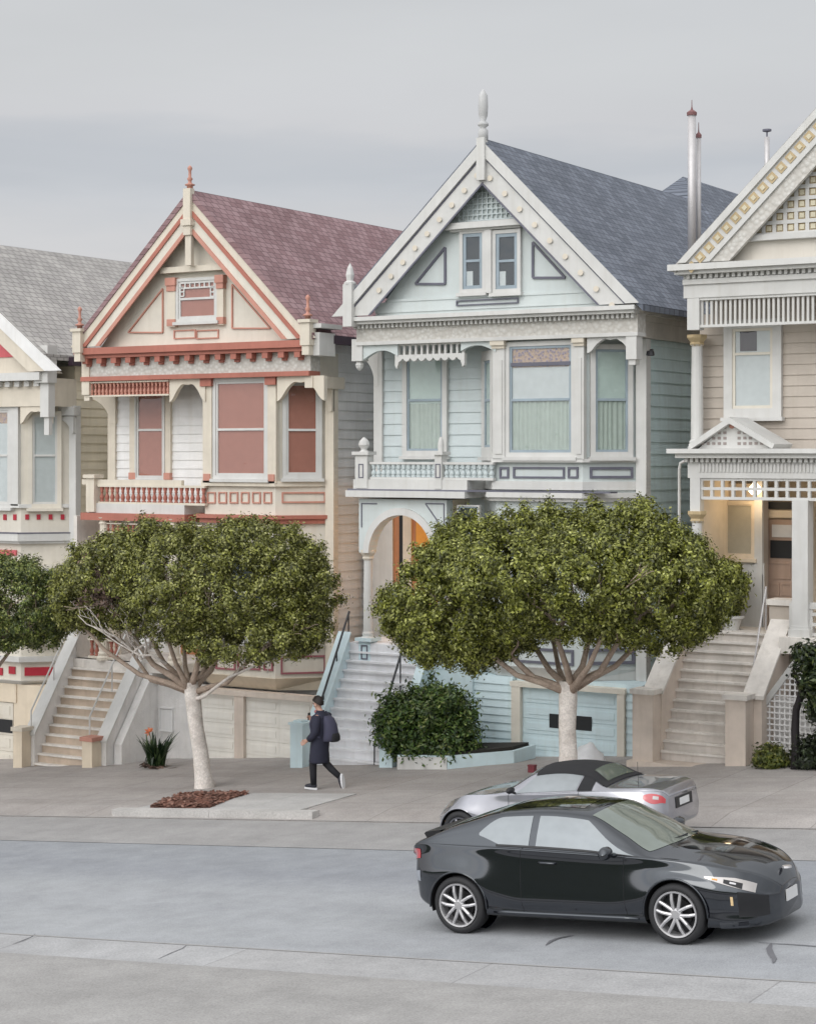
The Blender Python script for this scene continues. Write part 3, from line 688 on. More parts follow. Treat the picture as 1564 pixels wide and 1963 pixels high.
    for px, hw, top in ((698, .15, 846), (845, .08, 852)):
        x = FG.U(px); zt = FG.Z(px, 872)
        n = MB().xyz(x-hw, x+hw, G-.12, G+.12, zbal+.05, zt).xyz(x-hw-.05, x+hw+.05, G-.17, G+.17, zt, zt+.07).lathe((x, G, zt+.07), [(.1*hw/.15, 0), (.06, .04), (.12*hw/.15, .14), (.1*hw/.15, .22), (.02, .3)], 10).build('newel', WHITE, h)
        MB().frame(FG, x-.06, x+.06, FG.Z(px, 916), FG.Z(px, 889), .02, .121, .13).build('panel_moulding', SLATE, n)
    zr0, zr1 = Za(921), Za(886)
    balustrade(h, FG, FG.U(712), FG.U(838), zr0, zr1, 13, WHITE, MINT, d=0, rail=.05, slim=1.15)
    balustrade(h, FG, FG.U(851), FG.U(948), zr0, zr1, 9, WHITE, MINT, d=0, rail=.05, slim=1.15)
    MB().xyz(FG.U(682), Xl+.2, G-.1, G+1, zbal, zr0-.002).build('balcony_floor', WHITE, h)
    q = MB()
    for a, b in ((958, 976), (984, 1083), (1089, 1109)): q.frame(FB, *FB.rect(a, 895, b, 917), .04, 0, .03)
    q.frame(FR, *FR.rect(1130, 895, 1213, 917), .05, 0, .03); q.build('panel_moulding', SLATE, h)
    MB().pz(bay_outline(Xl, Xa, Xb, Xc, .1), Za(938), Za(922)).build('belt_course', WHITE, h)
    q = MB().pz(bay_outline(Xl, Xa, Xb, Xc, .24), Za(953), Za(943)).pz(bay_outline(Xl, Xa, Xb, Xc, .15), Za(960), Za(953)-.001)
    q.xyz(FG.U(672), Xl+.2, G-.2, G+1, Za(956), zbal-.001); q.build('cornice', WHITE, h)
    MB().xyz(FG.U(672), Xc-.2, G-.12, G+.2, zbal-.001, zbal+.03).build('flashing', SLATE, h)
    # arched porch
    zs = FG.Z(768, 1062); c0, c1 = FG.U(709), FG.U(829); cu = (c0+c1)/2; r = (c1-c0)/2; ztop = Za(960)
    ro = r+.14; uo0, uo1 = FG.U(688), FG.U(856)
    pts = [(uo0, zs), (uo0, ztop), (uo1, ztop), (uo1, zs), (c1, zs)]+[(cu+r*math.cos(math.pi*i/20), zs+r*1.06*math.sin(math.pi*i/20)) for i in range(1, 20)]+[(c0, zs)]
    ar = MB().poly(FG, pts, -.25, 0).build('porch_arch', MINTW, h)
    q = MB()
    for i in range(24):
        a, b = math.pi*i/24, math.pi*(i+1)/24
        q.poly(FG, [(cu+r*math.cos(a), zs+r*1.06*math.sin(a)), (cu+ro*math.cos(a), zs+ro*1.06*math.sin(a)), (cu+ro*math.cos(b), zs+ro*1.06*math.sin(b)), (cu+r*math.cos(b), zs+r*1.06*math.sin(b))], -.26, .06)
    q.build('archivolt', WHITE, ar)
    q = MB(); e = .07
    q.bar(FG, (uo0+e, ztop-.1), (uo0+.45, ztop-.1), .025, 0, .012); q.bar(FG, (uo0+e, ztop-.09), (uo0+e, ztop-.6), .025, 0, .013)
    q.tri_frame(FG, [(uo1-.06, ztop-.08), (uo1-.5, ztop-.08), (uo1-.06, ztop-.62)], .025, 0, .012); q.build('panel_moulding', SLATE, ar)
    zf = at(745, 1232, G+.2).z
    cxl = FG.U(699)
    column(h, cxl, G+.13, zf+.02, zs, .1, WHITE, CREAM); column(h, FG.U(842), G+.13, zf+.02, zs, .1, WHITE, CREAM)
    for x in (cxl, FG.U(842)):
        p = MB().xyz(x-.14, x+.14, G-.01, G+.27, zf-.45, zf+.02).xyz(x-.2, x+.2, G-.07, G+.33, zf+.02, zf+.09).build('pedestal', AQUA, h)
        MB().frame(FG, x-.08, x+.08, zf-.36, zf-.06, .025, .011, .025).build('panel_moulding', SLATE, p)
    MB().xyz(XL-.1, XL+2.3, G+.0, G+2.2, zf-.25, zf-.02).build('porch_floor', CONCW, h)
    MB().xyz(uo0, uo1, G+.3, G+2.2, ztop-.06, ztop).build('porch_ceiling', SAND, h)
    Fp = FY(G+2.15)
    MB().box(Fp, *Fp.rect(716, 985, 757, 1240), 0, .1).build('pilaster', WHITE, h)
    MB().xyz(uo1-.2, uo1-.1, G+.3, G+2.2, zf, ztop).build('porch_wall', SAND, h)
    d = MB().box(Fp, Fp.U(757), Fp.U(850), zf, ztop-.06, 0, .05).build('door', DOORW, h)
    MB().box(Fp, Fp.U(768), Fp.U(776), zf+.8, ztop-.25, .051, .06).box(Fp, Fp.U(768), Fp.U(776), zf+.2, zf+.7, .051, .06).build('pane', DARK, d)
    MB().box(Fp, *Fp.rect(776, 984, 792, 1200), .05, .09).build('jamb', CREAM, d)
    MB().box(Fp, Fp.U(800), Fp.U(845), zf+1.9, ztop-.2, .051, .06).build('pane', simple('amber_glass', (.75, .36, .06), .3), d, label='amber-lit glass')
    lp = MB().lathe((cu+.3, G+1.3, ztop-.3), [(.03, .24), (.05, .2), (.1, .16), (.12, .06), (.06, 0)], 10).build('porch_lamp', simple('lamp_glass', (.9, .7, .4), .4, emit=(1, .62, .25), es=6), h, smooth=True)
    li = bpy.data.lights.new('porch_light', 'POINT'); li.energy = 16; li.color = (1, .55, .2); li.shadow_soft_size = .12
    lo = bpy.data.objects.new('porch_light', li); col.objects.link(lo); lo.parent = h; lo.location = Vector((cu+.3, G+1.3, ztop-.42))-h.location
    # lower bay, its base and garage
    window(h, FC, FC.rect(975, 985, 1104, 1200), FC.Z(1040, 1090), .1, .05, two, WHITE, BLUEG)
    window(h, FR, FR.rect(1134, 1000, 1211, 1200), FR.Z(1171, 1095), .1, .05, two, WHITE, BLUEG)
    window(h, FC, FC.rect(880, 968, 922, 1010), None, .03, .03, [(0, 1, DARKB, 'dark')], WHITE, BLUEG, sill=False)
    q = MB(); q.frame(FR, *FR.rect(1128, 1243, 1216, 1274), .06, 0, .04); q.frame(FB, *FB.rect(990, 1243, 1100, 1273), .05, 0, .03); q.build('panel_moulding', SLATE, h)
    zbb = FB.Z(1080, 1283)
    q = MB().prism([(Xl-.1, G+.97, zbb-.22), (Xa+.0, G+.2, zbb-.22), (Xb-.05, G+.2, zbb-.22), (Xc+.0, G+.97, zbb-.22)], [(x, y, zbb-.001) for x, y in bay_outline(Xl, Xa, Xb, Xc, .06)])
    q.build('bay_base', WHITE, h)
    ga = FY(G+.15); zt = ga.Z(1090, 1322); zlo = ga.Z(1090, 1502)
    gr = (ga.U(1003), ga.U(1188), zlo, zt)
    w = ga.rect(1055, 1371, 1136, 1398)
    garage_door(h, ga, gr, AQUA, 6, 2, None, w)
    MB().box(ga, ga.U(986), gr[0]-.002, zlo, zt, -.1, .14).box(ga, gr[1]+.002, ga.U(1202), zlo, zt, -.1, .14).box(ga, ga.U(984), ga.U(1204), zt+.001, zt+.1, -.1, .15).build('garage_frame', CREAMW, h)
    q = MB(); fa = FY(G+.1); q.siding(fa, fa.U(856), ga.U(986)-.01, zlo-.3, zbb-.225, .16); q.xyz(fa.U(856), ga.U(986), G+.12, G+.9, zlo-.3, zbb-.225); q.build('ground_floor_wall', AQUA, h)
    xe = fa.U(1229); q = MB(); q.siding(fa, ga.U(1202)+.01, xe, zlo-.3, zbb-.225, .16); q.xyz(ga.U(1202), xe, G+.12, G+.9, zlo-.3, zbb-.225)
    q.build('ground_floor_wall', AQUA, h)
    MB().xyz(ga.U(986)+.01, ga.U(1202)-.01, G+.22, G+.9, zt, max(zt+.02, zbb-.225)).build('lintel', AQUA, h)
    # stairs
    Yb = 31.55; pb = at(660, 1488, Yb); zg = pb.z
    x0, x1 = at(596, 1480, Yb).x, at(742, 1480, Yb).x
    stairs(h, x0, x1, Yb, zg-.05, G+.25, zf-.01, 14, CONCW, CONCW)
    zl = at(590, 1440, Yb).z
    stair_wall(h, x0-.26, x0-.001, Yb, zl, G+.0, zf+.15, zg-1, AQUA, AQUA, .03, .05)
    stair_wall(h, x1+.001, x1+.14, Yb, zl-.2, G+.0, zf-.02, zg-1, AQUA, AQUA, .03, .05)
    MB().xyz(x1-.4, uo1+.6, G+.0, G+.4, zg-1, zf-.05).build('porch_base', AQUA, h)
    for px, y0, y1, zt in ((577, Yb-.35, Yb-.01, 1384), (748, Yb-.3, Yb-.01, 1402)):
        p = at(px, zt, Yb-.15); MB().xyz(p.x-.15, p.x+.15, Yb-.32, Yb-.01, zg-.5, p.z-.05).xyz(p.x-.18, p.x+.18, Yb-.35, Yb-.008, p.z-.049, p.z).xyz(p.x-.1, p.x+.1, Yb-.27, Yb-.06, p.z+.001, p.z+.04).build('pier', AQUA, h)
    for x, b in ((x0-.08, 0), (x1-.35, -.1)):
        q = MB(); p0 = Vector((x, Yb+.05, zl+.22)); p1 = Vector((x, G+.1, zf+.62))
        q.tube([p0, p1], .024, 6)
        for k in (.02, .35, .68, .98): m_ = p0.lerp(p1, k); q.tube([m_, m_-Vector((0, 0, .75))], .015, 6)
        q.build('handrail', IRON, h)
    return h
white_house()
# ================================================================== the beige house at the right
def beige_house():
    h = thing('victorian_house', 'beige Victorian house with gold-dotted lattice gable and white porch, cut off at the right', 'house', (-10.6, G, -1.0), 'Victorian houses in a row')
    Za = lambda py: FG.Z(1440, py)
    XL = FW.U(1344); XR = -7.3
    A = (-10.55, 0); L = FO.H(1294, 508)
    p2 = FO.H(1564, 207); k = (p2[1]-L[1])/(p2[0]-L[0]); A = (A[0], L[1]+k*(A[0]-L[0])); Rr = (2*A[0]-L[0], L[1])
    zfr, eave = Za(612), Za(512)
    FW2 = FY(G+.9)
    pz = Za(870)
    m = MB().siding(FW2, XL, XR, Za(862), zfr+.2, .2)
    Xs = FY(G+.9).U(1335)+.3
    m.xyz(Xs, XR, G+.91, 46.4, pz-.3, eave); m.xyz(Xs, Xs+.05, G+2.6, 46.4, -2, pz-.3); m.xyz(Xs, XR, G+2.61, 46.4, -2, pz-.3)
    FSl = Face((Xs-.0, 46.4), (Xs-.0, G+.9)); m.siding(FSl, 0, 12, -2, eave, .22)
    FSr = Face((XR, G+.9), (XR, 46.4)); m.siding(FSr, 0, 12, -2, eave, .22)
    m.build('wall', BEIGE, h)
    rf = roof(h, 'roof', ROOF_G, L, A, Rr, G-.345, G+.6)
    roof(h, 'roof', ROOF_G, (L[0]+.5, L[1]+.5*k), A, Rr, G+.601, 47)
    gz0 = Za(502)
    MB().poly(FG, [(L[0]+.3, gz0), (A[0], A[1]-.3), (Rr[0]-.3, gz0)], -.5, 0).build('gable', paint('warm_white_paint', alb(206, 200, 190), .06), h)
    for low in (L, Rr):
        ap, lo = (A[0], A[1]-.03), (low[0], low[1]-.03)
        b = bargeboard(h, FO, ap, lo, [(0., .12, .06, WHITE, 'bargeboard'), (.121, .37, .0, WHITE, 'inner_board'), (.371, .44, .03, WHITE, 'moulding'), (.441, .7, -.12, ORN_W, 'carved_board')], gz0+.02)
        t = (Vector(ap)-Vector(lo)); n = int(t.length/.235)
        tn = t.normalized(); nn = Vector((-tn.y, tn.x))
        for i in range(n):
            c = on_slope(ap, lo, .245, (i+.9)/n)
            if c.x > -10.9 and low is L or low is Rr and i % 1: continue
            q = MB().poly(FO, [c+tn*a*.082+nn*b_*.082 for a, b_ in ((-1, -1), (1, -1), (1, 1), (-1, 1))], 0, .016, 0)
            q.poly(FO, [c+tn*a*.04+nn*b_*.04 for a, b_ in ((-1, -1), (1, -1), (1, 1), (-1, 1))], .0161, .03, 1)
            q.build('rosette', [GOLD, GOLDL], b)
    # gable lattice: gold squares in a white grid
    bz = FG.Z(1480, 449); ul = FG.U(1424); kk = k
    g = MB(); w = MB(); g2 = MB(); P = .21
    top = lambda u: bz+kk*(min(u, 2*A[0]-u)-ul)
    ur = 2*A[0]-ul
    g.poly(FG, [(ul, bz), (A[0], top(A[0])), (ur, bz)], 0, .02)
    n = int((ur-ul)/P)
    for i in range(1, n+1):
        u = ul+i*P; z1 = top(u)
        if z1 > bz+.05: w.box(FG, u-.035, u+.035, bz, z1, .02, .06)
    j = 0
    while bz+j*P < top(A[0])-.1:
        z = bz+j*P; o = (z-bz)/kk; w.box(FG, ul+o, ur-o, z-.035, z+.035, .021, .063)
        for i in range(0, n):
            u = ul+(i+.5)*P; zc = z+P/2
            if top(u-P/2)-zc > P*.4 and top(u+P/2)-zc > P*.4: g2.box(FG, u-.045, u+.045, zc-.045, zc+.045, .02, .045)
        j += 1
    g.add(w.v, w.f, 1); g.add(g2.v, g2.f, 2); g.build('gable_panel', [GOLD, WHITE, GOLDL], h)
    MB().box(FG, FG.U(1370), Rr[0]-.8, Za(463), Za(452), 0, .14).build('gable_rail', WHITE, h)
    u0, u1 = FG.U(1298), Rr[0]-.1
    c = MB().box(FG, u0-.05, u1, Za(514), gz0, -.3, .36).box(FG, u0+.05, u1, Za(521), Za(514)-.001, -.3, .26)
    dentils(c, FG, u0+.25, u1, Za(529), Za(521)-.001, 60, 0, .14, .5); c.build('cornice', WHITE, h)
    MB().box(FG, FG.U(1312), u1, Za(566), Za(521)-.002, -.6, .05).box(FG, FG.U(1312), u1, Za(540), Za(530), -.6, .1).build('frieze', WHITE, h)
    MB().xyz(FG.U(1312), FG.U(1312)+.4, G, G+1.2, Za(566), Za(510)).build('frieze', WHITE, h)
    px0 = FG.U(1340)
    balustrade(h, FG, px0, u1, Za(624), Za(566), 70, WHITE, WHITE, d=-.05, rail=.05, name='spindle_screen', square=True)
    x = FG.U(1330)
    MB().box(FG, x-.12, x+.12, Za(628), Za(566), -.2, .04).build('corner_post', WHITE, h)
    cz = FY(G+.5)
    column(h, FY(G+.6).U(1336), G+.6, Za(862), Za(640), .12, WHITE, GOLD)
    # upper window
    window(h, FW2, FW2.rect(1391, 612, 1501, 800), FW2.Z(1445, 678), .17, .055, [(0, 1, BLIND_W, 'blind')], WHITE, CREAMW, base=.03)
    MB().box(FW2, *FW2.rect(1421, 622, 1453, 673), .066, .072).build('dark_opening', simple('plum_dark', (.05, .035, .045), .4), h)
    # porch roof: cornice, pediment, reeded frieze, lattice
    y = G-.25; FP = FY(y)
    Zp = lambda py: FP.Z(1440, py)
    a0 = FP.U(1297)
    c = MB().box(FP, a0-.08, XR, Zp(869), Zp(860), -1.2, .3).box(FP, a0+.05, XR, Zp(878), Zp(869)-.001, -1.2, .2)
    dentils(c, FP, a0+.2, XR, Zp(886), Zp(878)-.001, 62, 0, .1); c.build('porch_cornice', WHITE, h)
    q = MB().box(FP, FP.U(1318), XR, Zp(917), Zp(878)-.002, -1., .0)
    for i in range(80):
        u = FP.U(1340)+i*.07
        if u < XR: q.box(FP, u, u+.035, Zp(905), Zp(888), .0, .025)
    q.build('porch_frieze', WHITE, h)
    ap, lo, ro_ = FP.H(1403, 808), FP.H(1338, 860), FP.H(1478, 858)
    zpb = Zp(860)+.002; lo = (lo[0], zpb); ro_ = (ro_[0], zpb)
    pd = MB().poly(FP, [lo, ap, ro_], -.8, 0).bar(FP, (lo[0]-.1, zpb+.04), (ap[0]+.03, ap[1]+.04), .1, -.8, .16).bar(FP, (ap[0]-.03, ap[1]+.04), (ro_[0]+.1, zpb+.04), .1, -.8, .161);q = pd
    for i in range(5):
        for j in range(4):
            if i+j < 5:
                for sg in (-1, 1): u = ap[0]+sg*(.14+i*.11); q.box(FP, u-.03, u+.03, zpb+.07+j*.1, zpb+.12+j*.1, 0, .01, 1)
    pd = q.build('pediment', [WHITE, paint('stud_grey', alb(150, 140, 136), .1)], h)  # second material: small grey squares patterned over the pediment
    MB().lathe(FP.P(ap[0], ap[1]-.08, .0), [(.05, -.03), (.05, 0)], 8, axis='y').build('rosette', SALMON, pd)
    q = MB(); lattice(q, FP, FP.U(1342), XR, Zp(956), Zp(919), 30, 2, .055, -.12, -.04); q.build('spindle_screen', WHITE, h)
    zf = at(1420, 1212, G+.1).z
    xl = FP.U(1332)
    MB().box(FP, xl-.1, xl+.1, Zp(985), Zp(917), -.2, .0).build('corner_post', WHITE, h)
    column(h, xl, y+.1, zf, Zp(988), .11, WHITE, GOLD)
    MB().tube([at(1302, 900, G+.5), at(1304, 888, G+.5), at(1312, 884, G+.5)], .03, 8).tube([at(1302, 900, G+.5), at(1302, 990, G+.5), at(1302, 1200, G+.5)], .03, 8).build('downpipe', WHITE, h)
    # porch interior
    Fi = FY(G+2.6)
    MB().box(Fi, Fi.U(1400), XR, zf, Zp(900), 0, .04).build('porch_wall', SAND, h)
    MB().xyz(xl-.1, xl+.05, y+.3, G+2.6, zf, Zp(912)-.001).xyz(xl-.1, XR-.01, y+.25, G+2.59, Zp(912), Zp(900)).build('porch_wall', SAND, h)
    q = MB().xyz(xl-.3, XR, G+.2, G+2.6, zf-.3, zf)
    xq = at(1268, 1455, 31.75).x; q.xyz(xl-.3, xq-.02, G-.4, G+.199, zf-.3, zf).xyz(at(1404, 1455, 31.75).x+.56, XR, G-.4, G+.199, zf-.3, zf); q.build('porch_floor', CONC, h)
    Fj = FY(G+1.3)
    b = MB().box(Fj, Fj.U(1366), Fj.U(1462), zf, Zp(930), -.3, 0).build('vestibule', BEIGE, h)
    window(h, Fj, Fj.rect(1388, 960, 1450, 1070), None, .06, .03, [(0, 1, simple('tan_blind', alb(200, 186, 168), .8), 'blind')], SAND, SAND)
    MB().box(Fj, Fj.U(1396), Fj.U(1466), zf, Fj.Z(1420, 1078), 0, .06).box(Fj, Fj.U(1424), Fj.U(1464), zf, Fj.Z(1440, 1100), .061, .1).box(Fj, Fj.U(1449), Fj.U(1464), zf, Zp(925), .0, .09).build('wainscot', WHITE, h)
    Fd = FY(G+1.7)
    d = MB().box(Fd, Fd.U(1464), Fd.U(1520), zf, Fd.Z(1490, 996), -.06, 0).frame(Fd, *Fd.rect(1472, 1078, 1516, 1110), .03, 0, .02).frame(Fd, *Fd.rect(1472, 1118, 1494, 1142), .03, 0, .02).frame(Fd, *Fd.rect(1496, 1118, 1518, 1142), .03, 0, .02).build('door', DOORB, h)
    MB().box(Fd, *Fd.rect(1477, 1036, 1518, 1070), .0, .02).build('pane', DARK, d); MB().box(Fd, *Fd.rect(1480, 1006, 1518, 1030), .0, .02).build('blind', BLIND_W, d)
    MB().box(Fd, *Fd.rect(1468, 962, 1520, 976), .0, .03).build('transom', DARK, h)
    MB().box(Fd, *Fd.rect(1455, 978, 1525, 992), -.05, .04).build('door_frame', SAND, h)
    column(h, FP.U(1533), y+.15, zf, Zp(957), .15, WHITE, sq=True)
    gl = at(1447, 938, G+.9)
    MB().lathe(gl-Vector((0, 0, .1)), [(.04, .24), (.05, .2), (.11, .14), (.12, .06), (.06, 0)], 12).build('porch_lamp', simple('lamp_globe', (.9, .8, .6), .4, emit=(1, .82, .55), es=4), h, smooth=True)
    li = bpy.data.lights.new('porch_light', 'POINT'); li.energy = 6; li.color = (1, .72, .42); li.shadow_soft_size = .12
    lo_ = bpy.data.objects.new('porch_light', li); col.objects.link(lo_); lo_.parent = h; lo_.location = gl-Vector((0, 0, .24))-h.location
    # stairs
    Yb = 31.75; zg = at(1330, 1462, Yb).z; ztop = zf
    x0, x1 = at(1268, 1455, Yb).x, at(1404, 1455, Yb).x
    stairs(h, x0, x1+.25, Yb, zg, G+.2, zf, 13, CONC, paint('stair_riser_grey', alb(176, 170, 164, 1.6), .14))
    MB().xyz(x0-.5, x1+.35, Yb-.45, Yb+.1, zg-.8, zg-.0).build('bottom_landing', TAUPE, h)
    zl, zr = at(1255, 1330, Yb).z, at(1430, 1340, Yb).z
    wz = zf+.18
    stair_wall(h, x0-.3, x0-.001, Yb, zl, G+.15, wz, zg-1, TAUPE, CONC, .05, .07)
    stair_wall(h, x1+.251, x1+.55, Yb, zr, G+.15, wz+.02, zg-1, TAUPE, CONC, .05, .07)
    pier(h, x0-.42, x0-.02, Yb-.36, Yb-.005, zg-.8, zl+.02, TAUPE, CONC)
    pier(h, x1+.02, x1+.4, Yb-.4, Yb-.005, zg-.8, zr+.02, TAUPE, CONC)
    pp = FY(G+.25); MB().xyz(pp.U(1478), pp.U(1524), G+.15, G+.55, zf-.3, pp.Z(1500, 1160)).build('pier', BEIGE, h)
    a = pp; MB().xyz(pp.U(1474), pp.U(1530), G+.1, G+.6, pp.Z(1500, 1160)+.001, pp.Z(1500, 1149)).build('coping', CONC, h)
    q = MB(); p0 = Vector((x1+.05, Yb+.6, zg+1.0)); p1 = Vector((x1+.05, G+.3, zf+.85)); q.tube([p0-Vector((0, 0, .9)), p0, p1, p1-Vector((0, 0, .8))], .018, 6); q.build('handrail', STEEL, h)
    # lattice screens right of the stairs
    Fl = FY(G-.1); xs = x1+.62
    r = Fl.rect(1517, 1158, 1600, 1236)
    MB().add([], []).frame(Fl, r[0], XR, r[2], r[3], .09, 0, .06).build('porch_rail', WHITE, h)
    q = MB(); lattice(q, Fl, r[0], XR, r[2], r[3], 24, 4, .06, .01, .04); q.build('porch_rail_lattice', WHITE, h)
    fs = Face((xs, Yb-.1), (XR+.3, Yb+1.3)); L_ = fs.L
    zb_, z_t = zg-.45, zr+.15
    fl = FY(Yb+.3); ua, ub = fl.U(1454), fl.U(1548)
    top = lambda u: min(fl.Z(1454, 1362)+(u-ua)*1.35, fl.Z(1500, 1262))
    um = ua+(fl.Z(1500, 1262)-fl.Z(1454, 1362))/1.35; zb_ = fl.Z(1470, 1460)
    q = MB().poly(fl, [(ua, zb_), (ua, top(ua)), (ua+.09, top(ua)+.02), (ua+.09, zb_)], 0, .06)
    q.bar(fl, (ua+.03, top(ua)), (um+.03, top(um)), .1, 0, .07); q.box(fl, um, ub+1.5, top(um)-.05, top(um)+.05, 0, .06)
    s_ = q.build('lattice_screen', WHITE, h)
    q = MB()
    u = ua+.12
    while u < ub+1.5: q.box(fl, u-.014, u+.014, zb_, top(u), .01, .03); u += .095
    z = zb_+.05
    while z < top(um)-.05:
        us = ua if z < top(ua) else ua+(z-top(ua))/1.35
        q.box(fl, us, ub+1.5, z-.014, z+.014, .012, .04); z += .105
    q.build('lattice', GREYW, s_)
    MB().box(fl, ua+.05, ub+1.5, zb_-.3, top(ua)+.2, -.5, -.3).build('under_stair_wall', GREYW, h)
    # flue pipes on the roof
    for px, pt, pbm, r_, yy in ((1326, 215, 480, .085, 36.), (1339, 258, 470, .05, 36.2), (1470, 262, 330, .055, 37.)):
        p, b = at(px, pt, yy), at(px, pbm, yy)
        f = MB().tube([b-Vector((0, 0, .6)), p], r_, 12).build('flue_pipe', STEEL, h, smooth=True)
        if px < 1400: MB().lathe(p, [(r_*1.2, -.06), (r_*1.25, .0), (r_*1.0, .02), (r_*.3, .06), (.01, .12), (.006, .26)], 12).build('flue_cap', RUST, f)
        else: MB().lathe(p, [(r_*.3, -.02), (r_*.3, .1), (r_*1.7, .12), (r_*1.7, .16)], 12).build('flue_cap', SLATE, f)
    return h
beige_house()
# ================================================================== the cream house at the left edge
def cream_house():
    h = thing('victorian_house', 'pale yellow and white Victorian house with pink gable panel, cut off at the left', 'house', (-33.4, G, -2.9), 'Victorian houses in a row')
    Xl, Xa, Xb, Xc, FL, FB, FR, FS = plan(-150, -140, 40, 143)
    Za = lambda py: FG.Z(50, py)
    XL = Xl-2.6; zfr, eave, zbal = Za(777), Za(700), Za(1024)
    m = MB().siding(FW, XL, Xl+.05, zbal, zfr, .21); m.xyz(XL, Xc, G+.951, 46.4, -3.6, eave)
    m.siding(FS, 0, 12, -3.4, eave+.06, .21); m.build('wall', YELLOW, h)
    MB().pz(bay_outline(Xl, Xa, Xb, Xc), FB.Z(-20, 1300), zfr).build('bay', CREAMW, h)
    Rr = FO.H(86, 678); k_ = 1.03; Ax = (XL+Rr[0])/2-.1
    a1 = FO.H(0, 566); k = (a1[1]-Rr[1])/(Rr[0]-a1[0]); A = (Ax, Rr[1]+k*(Rr[0]-Ax)); zr_ = at(100, 480, 40).z
    A = (Ax, min(A[1], 9.9)); L = (2*Ax-Rr[0], Rr[1])
    roof(h, 'roof', ROOF_G, L, A, Rr, G-.345, 47)
    MB().xyz(Rr[0]-.02, Rr[0]+.12, G+.5, 47, Rr[1]-.24, Rr[1]-.04).build('rain_gutter', GUTTER, h)
    gz0 = Za(716)
    MB().poly(FG, [(L[0]+.2, gz0), (A[0], A[1]-.2), (Rr[0]-.1, gz0)], -.4, 0).build('gable', CREAM, h)
    for low in (L, Rr): bargeboard(h, FO, (A[0], A[1]-.03), (low[0], low[1]-.03), [(0, .28, .05, GREYW, 'bargeboard'), (.281, .6, .0, CREAM, 'inner_board')], gz0+.03)
    pe = FG.H(28, 684); pz_ = FG.H(0, 641); kk = (pz_[1]-pe[1])/(pe[0]-pz_[0])
    MB().poly(FG, [(2*Ax-pe[0], pe[1]), (Ax, pe[1]+kk*(pe[0]-Ax)), pe], 0, .03).build('gable_panel', PINK, h)
    u0, u1 = L[0], FG.U(92)
    c = MB().box(FG, u0, u1, Za(730), Za(715), 0, .3)
    dentils(c, FG, u0, u1, Za(741), Za(731), 26, 0, .16, .5); c.build('cornice', WHITE, h)
    MB().box(FG, u0, u1, Za(779), Za(730)-.002, -.5, .05).build('frieze', CREAM, h)
    MB().xyz(u1-.3, Xc+.03, G-.03, G+.98, Za(779), Za(725)).build('frieze', CREAM, h)
    x = FG.U(91); q = MB().box(FG, x-.2, x+.2, Za(735), Za(664), -.1, .22).box(FG, x-.12, x+.14, Za(800), Za(735), -.1, .12).box(FG, x-.05, x+.1, Za(834), Za(800), -.06, .06); q.build('corner_post', WHITE, h)
    MB().poly(FG, scallop(FG, FG.U(40), FG.U(97), Za(779), Za(812), Za(788)), -.1, .02).build('spandrel', CREAM, h)
    q = MB().xyz(Xc-.3, Xc+.2, G+.7, G+.86, Za(796), Za(779)); bracket(q, FY(G+.85), Xc+.14, Xc-.36, Za(830), Za(797), 0, .1); q.build('bracket', WHITE, h)
    window(h, FC, FC.rect(-72, 780, 26, 972), FC.Z(-20, 873), .09, .05, [(0, .86, BLIND_W, 'blind'), (.86, 1, STAIN, 'glassband')], WHITE)
    window(h, FR, FR.rect(54, 788, 118, 974), FR.Z(86, 873), .1, .05, [(0, 1, BLIND_W, 'blind')], CREAMW, WHITE)
    MB().box(FC, FC.U(26), FC.U(40), Za(970), zfr, 0, .1).build('pilaster', WHITE, h)
    MB().xyz(Xc-.06, Xc+.15, G+.82, G+1.0, -3.3, zfr).build('corner_board', WHITE, h)
    MB().pz(bay_outline(Xl, Xa, Xb, Xc, .1), Za(974), Za(967)).build('sill', WHITE, h)
    q = MB()
    for px in (52, 74, 97, 120): q.box(FR, FR.U(px)-.045, FR.U(px)+.045, FR.Z(px, 996), FR.Z(px, 986), 0, .02)
    for px in (-60, -40, -15, 10, 29): q.box(FB, FB.U(px)-.05, FB.U(px)+.05, FB.Z(px, 997), FB.Z(px, 986), 0, .02)
    q.build('panel_studs', REDP, h)
    q = MB().pz(bay_outline(Xl, Xa, Xb, Xc, .2), Za(1038), zbal).pz(bay_outline(Xl, Xa, Xb, Xc, .12), Za(1043), Za(1038)-.001); q.build('belt_course', WHITE, h)
    MB().pz(bay_outline(Xl, Xa, Xb, Xc, .21), zbal+.001, zbal+.03).build('flashing', SLATE, h)
    MB().box(FC, *FC.rect(-60, 1053, 33, 1063), 0, .05).build('panel_moulding', PINK, h)
    window(h, FR, FR.rect(56, 1082, 122, 1230), FR.Z(86, 1160), .1, .05, [(0, 1, BLIND_W, 'blind')], CREAMW, WHITE)
    q = MB().box(FR, *FR.rect(47, 1279, 121, 1295), 0, .03)
    for a, b in ((-60, 6), (18, 30)): q.box(FB, *FB.rect(a, 1278, b, 1292), 0, .03)
    q.build('panel', REDP, h)
    zbb = FB.Z(-20, 1300)
    MB().pz(bay_outline(Xl, Xa, Xb, Xc, .12), FR.Z(90, 1268), FR.Z(90, 1258)).build('belt_course', WHITE, h)
    MB().prism([(Xl, G+.97, zbb-.2), (Xa+.1, G+.3, zbb-.2), (Xb-.1, G+.3, zbb-.2), (Xc, G+.97, zbb-.2)], [(a, b, zbb-.001) for a, b in bay_outline(Xl, Xa, Xb, Xc, .08)]).build('bay_base', WHITE, h)
    ga = FY(G+.2); zlo = ga.Z(0, 1500)
    garage_door(h, ga, (ga.U(-130), ga.U(27), zlo, ga.Z(0, 1345)), CREAMW, 5, 2, None, ga.rect(-60, 1376, 26, 1401))
